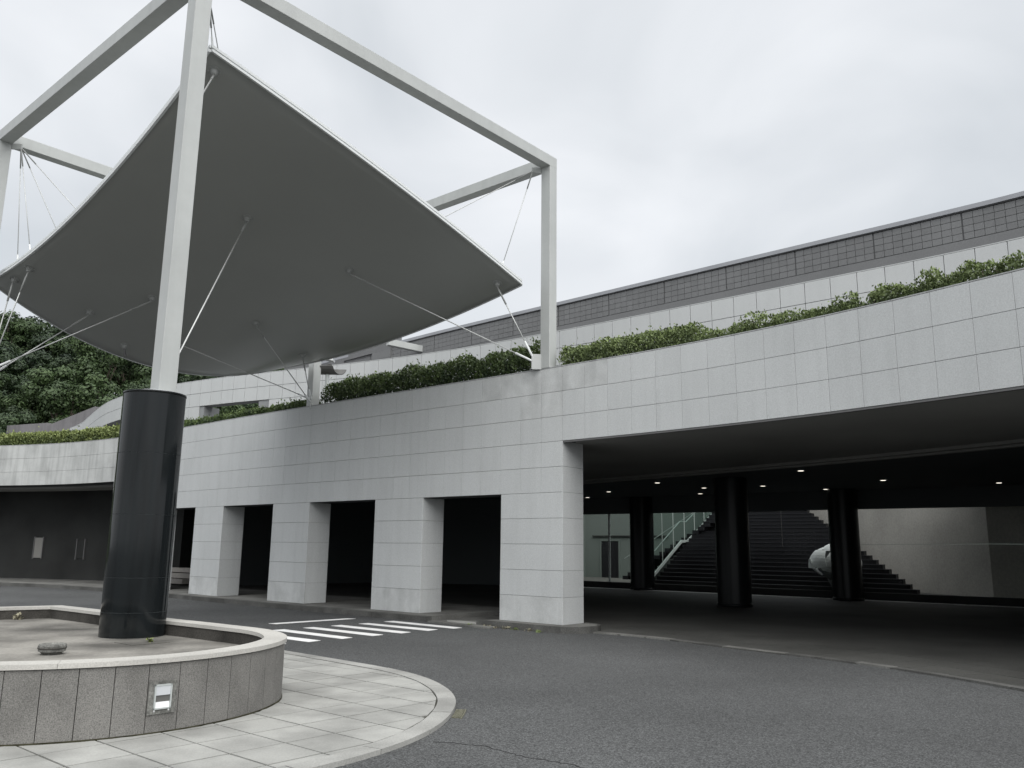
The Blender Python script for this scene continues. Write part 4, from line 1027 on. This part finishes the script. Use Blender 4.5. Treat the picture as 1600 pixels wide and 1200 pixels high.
sb = [(-3.05, 0.80, .34), (-3.85, .80, .52), (-4.68, .85, .40), (-5.45, .62, .52), (-6.02, .42, .30), (-6.42, .52, .48), (-7.05, .55, .40), (-7.62, .70, .46), (-8.35, .62, .40), (-9.1, .80, .50), (-10.0, .62, .40), (-10.7, .7, .46)]
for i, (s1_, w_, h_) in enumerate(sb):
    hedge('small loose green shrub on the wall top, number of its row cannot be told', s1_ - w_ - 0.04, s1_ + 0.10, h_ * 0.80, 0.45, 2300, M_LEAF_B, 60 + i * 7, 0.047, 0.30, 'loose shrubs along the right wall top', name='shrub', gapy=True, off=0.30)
names_s = ['low shrub next to the bushy hedge, first of the loose row', 'tall rounded shrub, second of the loose row from the hedge', 'third loose shrub from the bushy hedge, mid green', 'fourth loose shrub, bright tips, from the bushy hedge', 'thin low twiggy shrub mid way along the loose row', 'small upright shrub after the thin bare one', 'spreading shrub before a gap in the loose row', 'full shrub after the gap in the loose row', 'loose shrub third from the right picture edge', 'loose shrub second from the right picture edge', 'loose shrub cut by the right picture edge', 'last loose shrub beyond the right picture edge']
for o, nm in zip([q for q in COL.objects if q.name.startswith('shrub')], names_s): o['label'] = nm + ' on the wall top'
# planter soil strip
b = B(); b.strip(fac_line(-nR * TW + .3, nL * TW - .3, 0.31, .5), fac_line(-nR * TW + .3, nL * TW - .3, 1.1, .5), ZT - .3, ZT - 0.06); struct(b.build('hedge_soil', M_SOIL))

# floodlight behind the rear post
fl_ = thing('floodlight', 'dark curved hood floodlight on a slim pole beside the rear canopy post', 'floodlight', (-5.27, 23.25, ZT - .2))
B().tube([(0, 0, 0), (0, 0, 1.25)], 0.055, 10).build('pole', M_ALU, fl_)
b = B()
for i in range(9):
    a = R(200 + 140 * i / 8); y = 0.30 * math.cos(a); z = 1.52 + 0.30 * math.sin(a)
    for x in (-0.22, 0.34):
        b.v += [Vector((x + y * .5, y, z)), Vector((x + y * .5, y * .93, z + .015))]
for i in range(8):
    k = i * 4; b.f += [(k, k + 4, k + 6, k + 2), (k + 1, k + 3, k + 7, k + 5), (k, k + 1, k + 5, k + 4), (k + 2, k + 6, k + 7, k + 3)]
b.f += [(0, 2, 3, 1), (32, 33, 35, 34)]
b.build('lamp_hood', M_BRONZE, fl_)
B().box((-0.02, -0.05, 1.66), (0.40, 0.30, 0.06), (Vector((1, 0, -.25)).normalized(), Vector((0, 1, 0)), Vector((.25, 0, 1)).normalized())).build('lamp_plate', M_TRIM, fl_, bevel=.008)
B().box((0.05, 0, 1.38), (0.10, 0.16, 0.28)).build('bracket', M_BRONZE, fl_)

# ================================================================== HILL AND TREES
def hill_z(x, y):
    ridge = 17.5 + (-x - 44) * 0.16
    ramp = max(0.0, min(1.0, (y - 48 + 0.12 * (x + 30)) / 34)); ramp = ramp * ramp * (3 - 2 * ramp)
    fade = 1 / (1 + math.exp((x + 20) / 9.0))
    return 3.4 + max(0, ridge - 3.4) * ramp * (0.42 + 0.58 * fade) + 1.2 * noise.noise(Vector((x * .07, y * .07, 1)))
b = B(); nx, ny = 46, 34
for j in range(ny + 1):
    for i in range(nx + 1):
        x = -115 + 150 * i / nx; y = 47 + 110 * j / ny; b.v.append(Vector((x, y, hill_z(x, y) if j else -1)))
for j in range(ny):
    for i in range(nx):
        a = j * (nx + 1) + i; b.f.append((a, a + 1, a + nx + 2, a + nx + 1))
o = struct(b.build('hill', M_EARTH, smooth=True))
def tree_meshes(seed, h, rad):
    rnd = random.Random(seed); lobes = []
    for i in range(24):
        a = rnd.random() * 6.28; zz = rnd.uniform(.36, 1.0); r_ = rad * rnd.uniform(.2, 1.0) * math.sqrt(max(0.1, 1 - ((zz - .55) / .5) ** 2)); lobes.append((Vector((r_ * math.cos(a), r_ * math.sin(a), h * zz)), rad * rnd.uniform(.20, .36), rnd.uniform(-.16, .2)))
    v, f, tone = [], [], []
    for c, lr, lt in lobes:
        for k in range(400):
            d_ = Vector((rnd.gauss(0, 1), rnd.gauss(0, 1), rnd.gauss(0.3, 1))).normalized(); rr = lr * rnd.uniform(.6, 1.08); p = c + Vector((d_.x * rr, d_.y * rr, d_.z * rr * .7))
            nr = (d_ + Vector((rnd.gauss(0, .3), rnd.gauss(0, .3), rnd.gauss(.35, .3)))).normalized(); t1 = nr.cross(Vector((rnd.gauss(0, 1), rnd.gauss(0, 1), rnd.gauss(0, 1)))).normalized(); t2 = nr.cross(t1); sz = rnd.uniform(.06, .15); kk = len(v)
            v += [p - t1 * sz, p + t2 * sz * .55, p + t1 * sz, p - t2 * sz * .55]; f.append((kk, kk + 1, kk + 2, kk + 3)); tn = min(1, max(0, 0.18 + lt + rnd.gauss(0, .10))); tone += [tn] * 4
    me = bpy.data.meshes.new('crown'); me.from_pydata([tuple(q) for q in v], [], f); me.update(); me.materials.append(M_LEAF_T)
    at = me.attributes.new('tone', 'FLOAT', 'POINT'); at.data.foreach_set('value', tone)
    q = B(); q.tube([(0, 0, -.6), (0.05, 0, h * .25), (rnd.uniform(-.2, .2), rnd.uniform(-.2, .2), h * .6)], [rad * .075, rad * .06, rad * .03], 7)
    for c, lr, lt in lobes[:6]: q.tube([(0, 0, h * .3), Vector((c.x * .5, c.y * .5, (h * .3 + c.z) / 2)), c], [rad * .04, rad * .025, rad * .01], 5)
    tm = bpy.data.meshes.new('trunk'); tm.from_pydata([tuple(a) for a in q.v], [], q.f); tm.update(); tm.materials.append(M_BARK)
    return me, tm
protos = [tree_meshes(100 + i, 5.6 + .6 * (i % 3), 2.5 + .3 * (i % 2)) for i in range(7)]
rnd = random.Random(5); spots = []
for j in range(11):
    y = 50 + j * 4.2
    for i in range(26):
        x = -74 + i * 3.3 + rnd.uniform(-1.2, 1.2); yy = y + rnd.uniform(-1.2, 1.2); a = x / yy
        if -0.78 < a < -0.24: spots.append((x, yy))
for i, (x, y) in enumerate(spots):
    me, tm = protos[rnd.randrange(7)]
    t = thing('tree', 'dense green broadleaf tree among the woods on the hill slope at the left', 'tree', (x, y, hill_z(x, y) - .1), 'broadleaf trees covering the hill')
    t.rotation_euler.z = rnd.random() * 6.28; s_ = rnd.uniform(.7, 1.3); t.scale = (s_, s_, s_ * rnd.uniform(.9, 1.15))
    for nme, mm_ in (('crown', me), ('trunk', tm)):
        o = bpy.data.objects.new(nme, mm_); COL.objects.link(o); o.parent = t
print('trees', len(spots), 'paving', cnt)
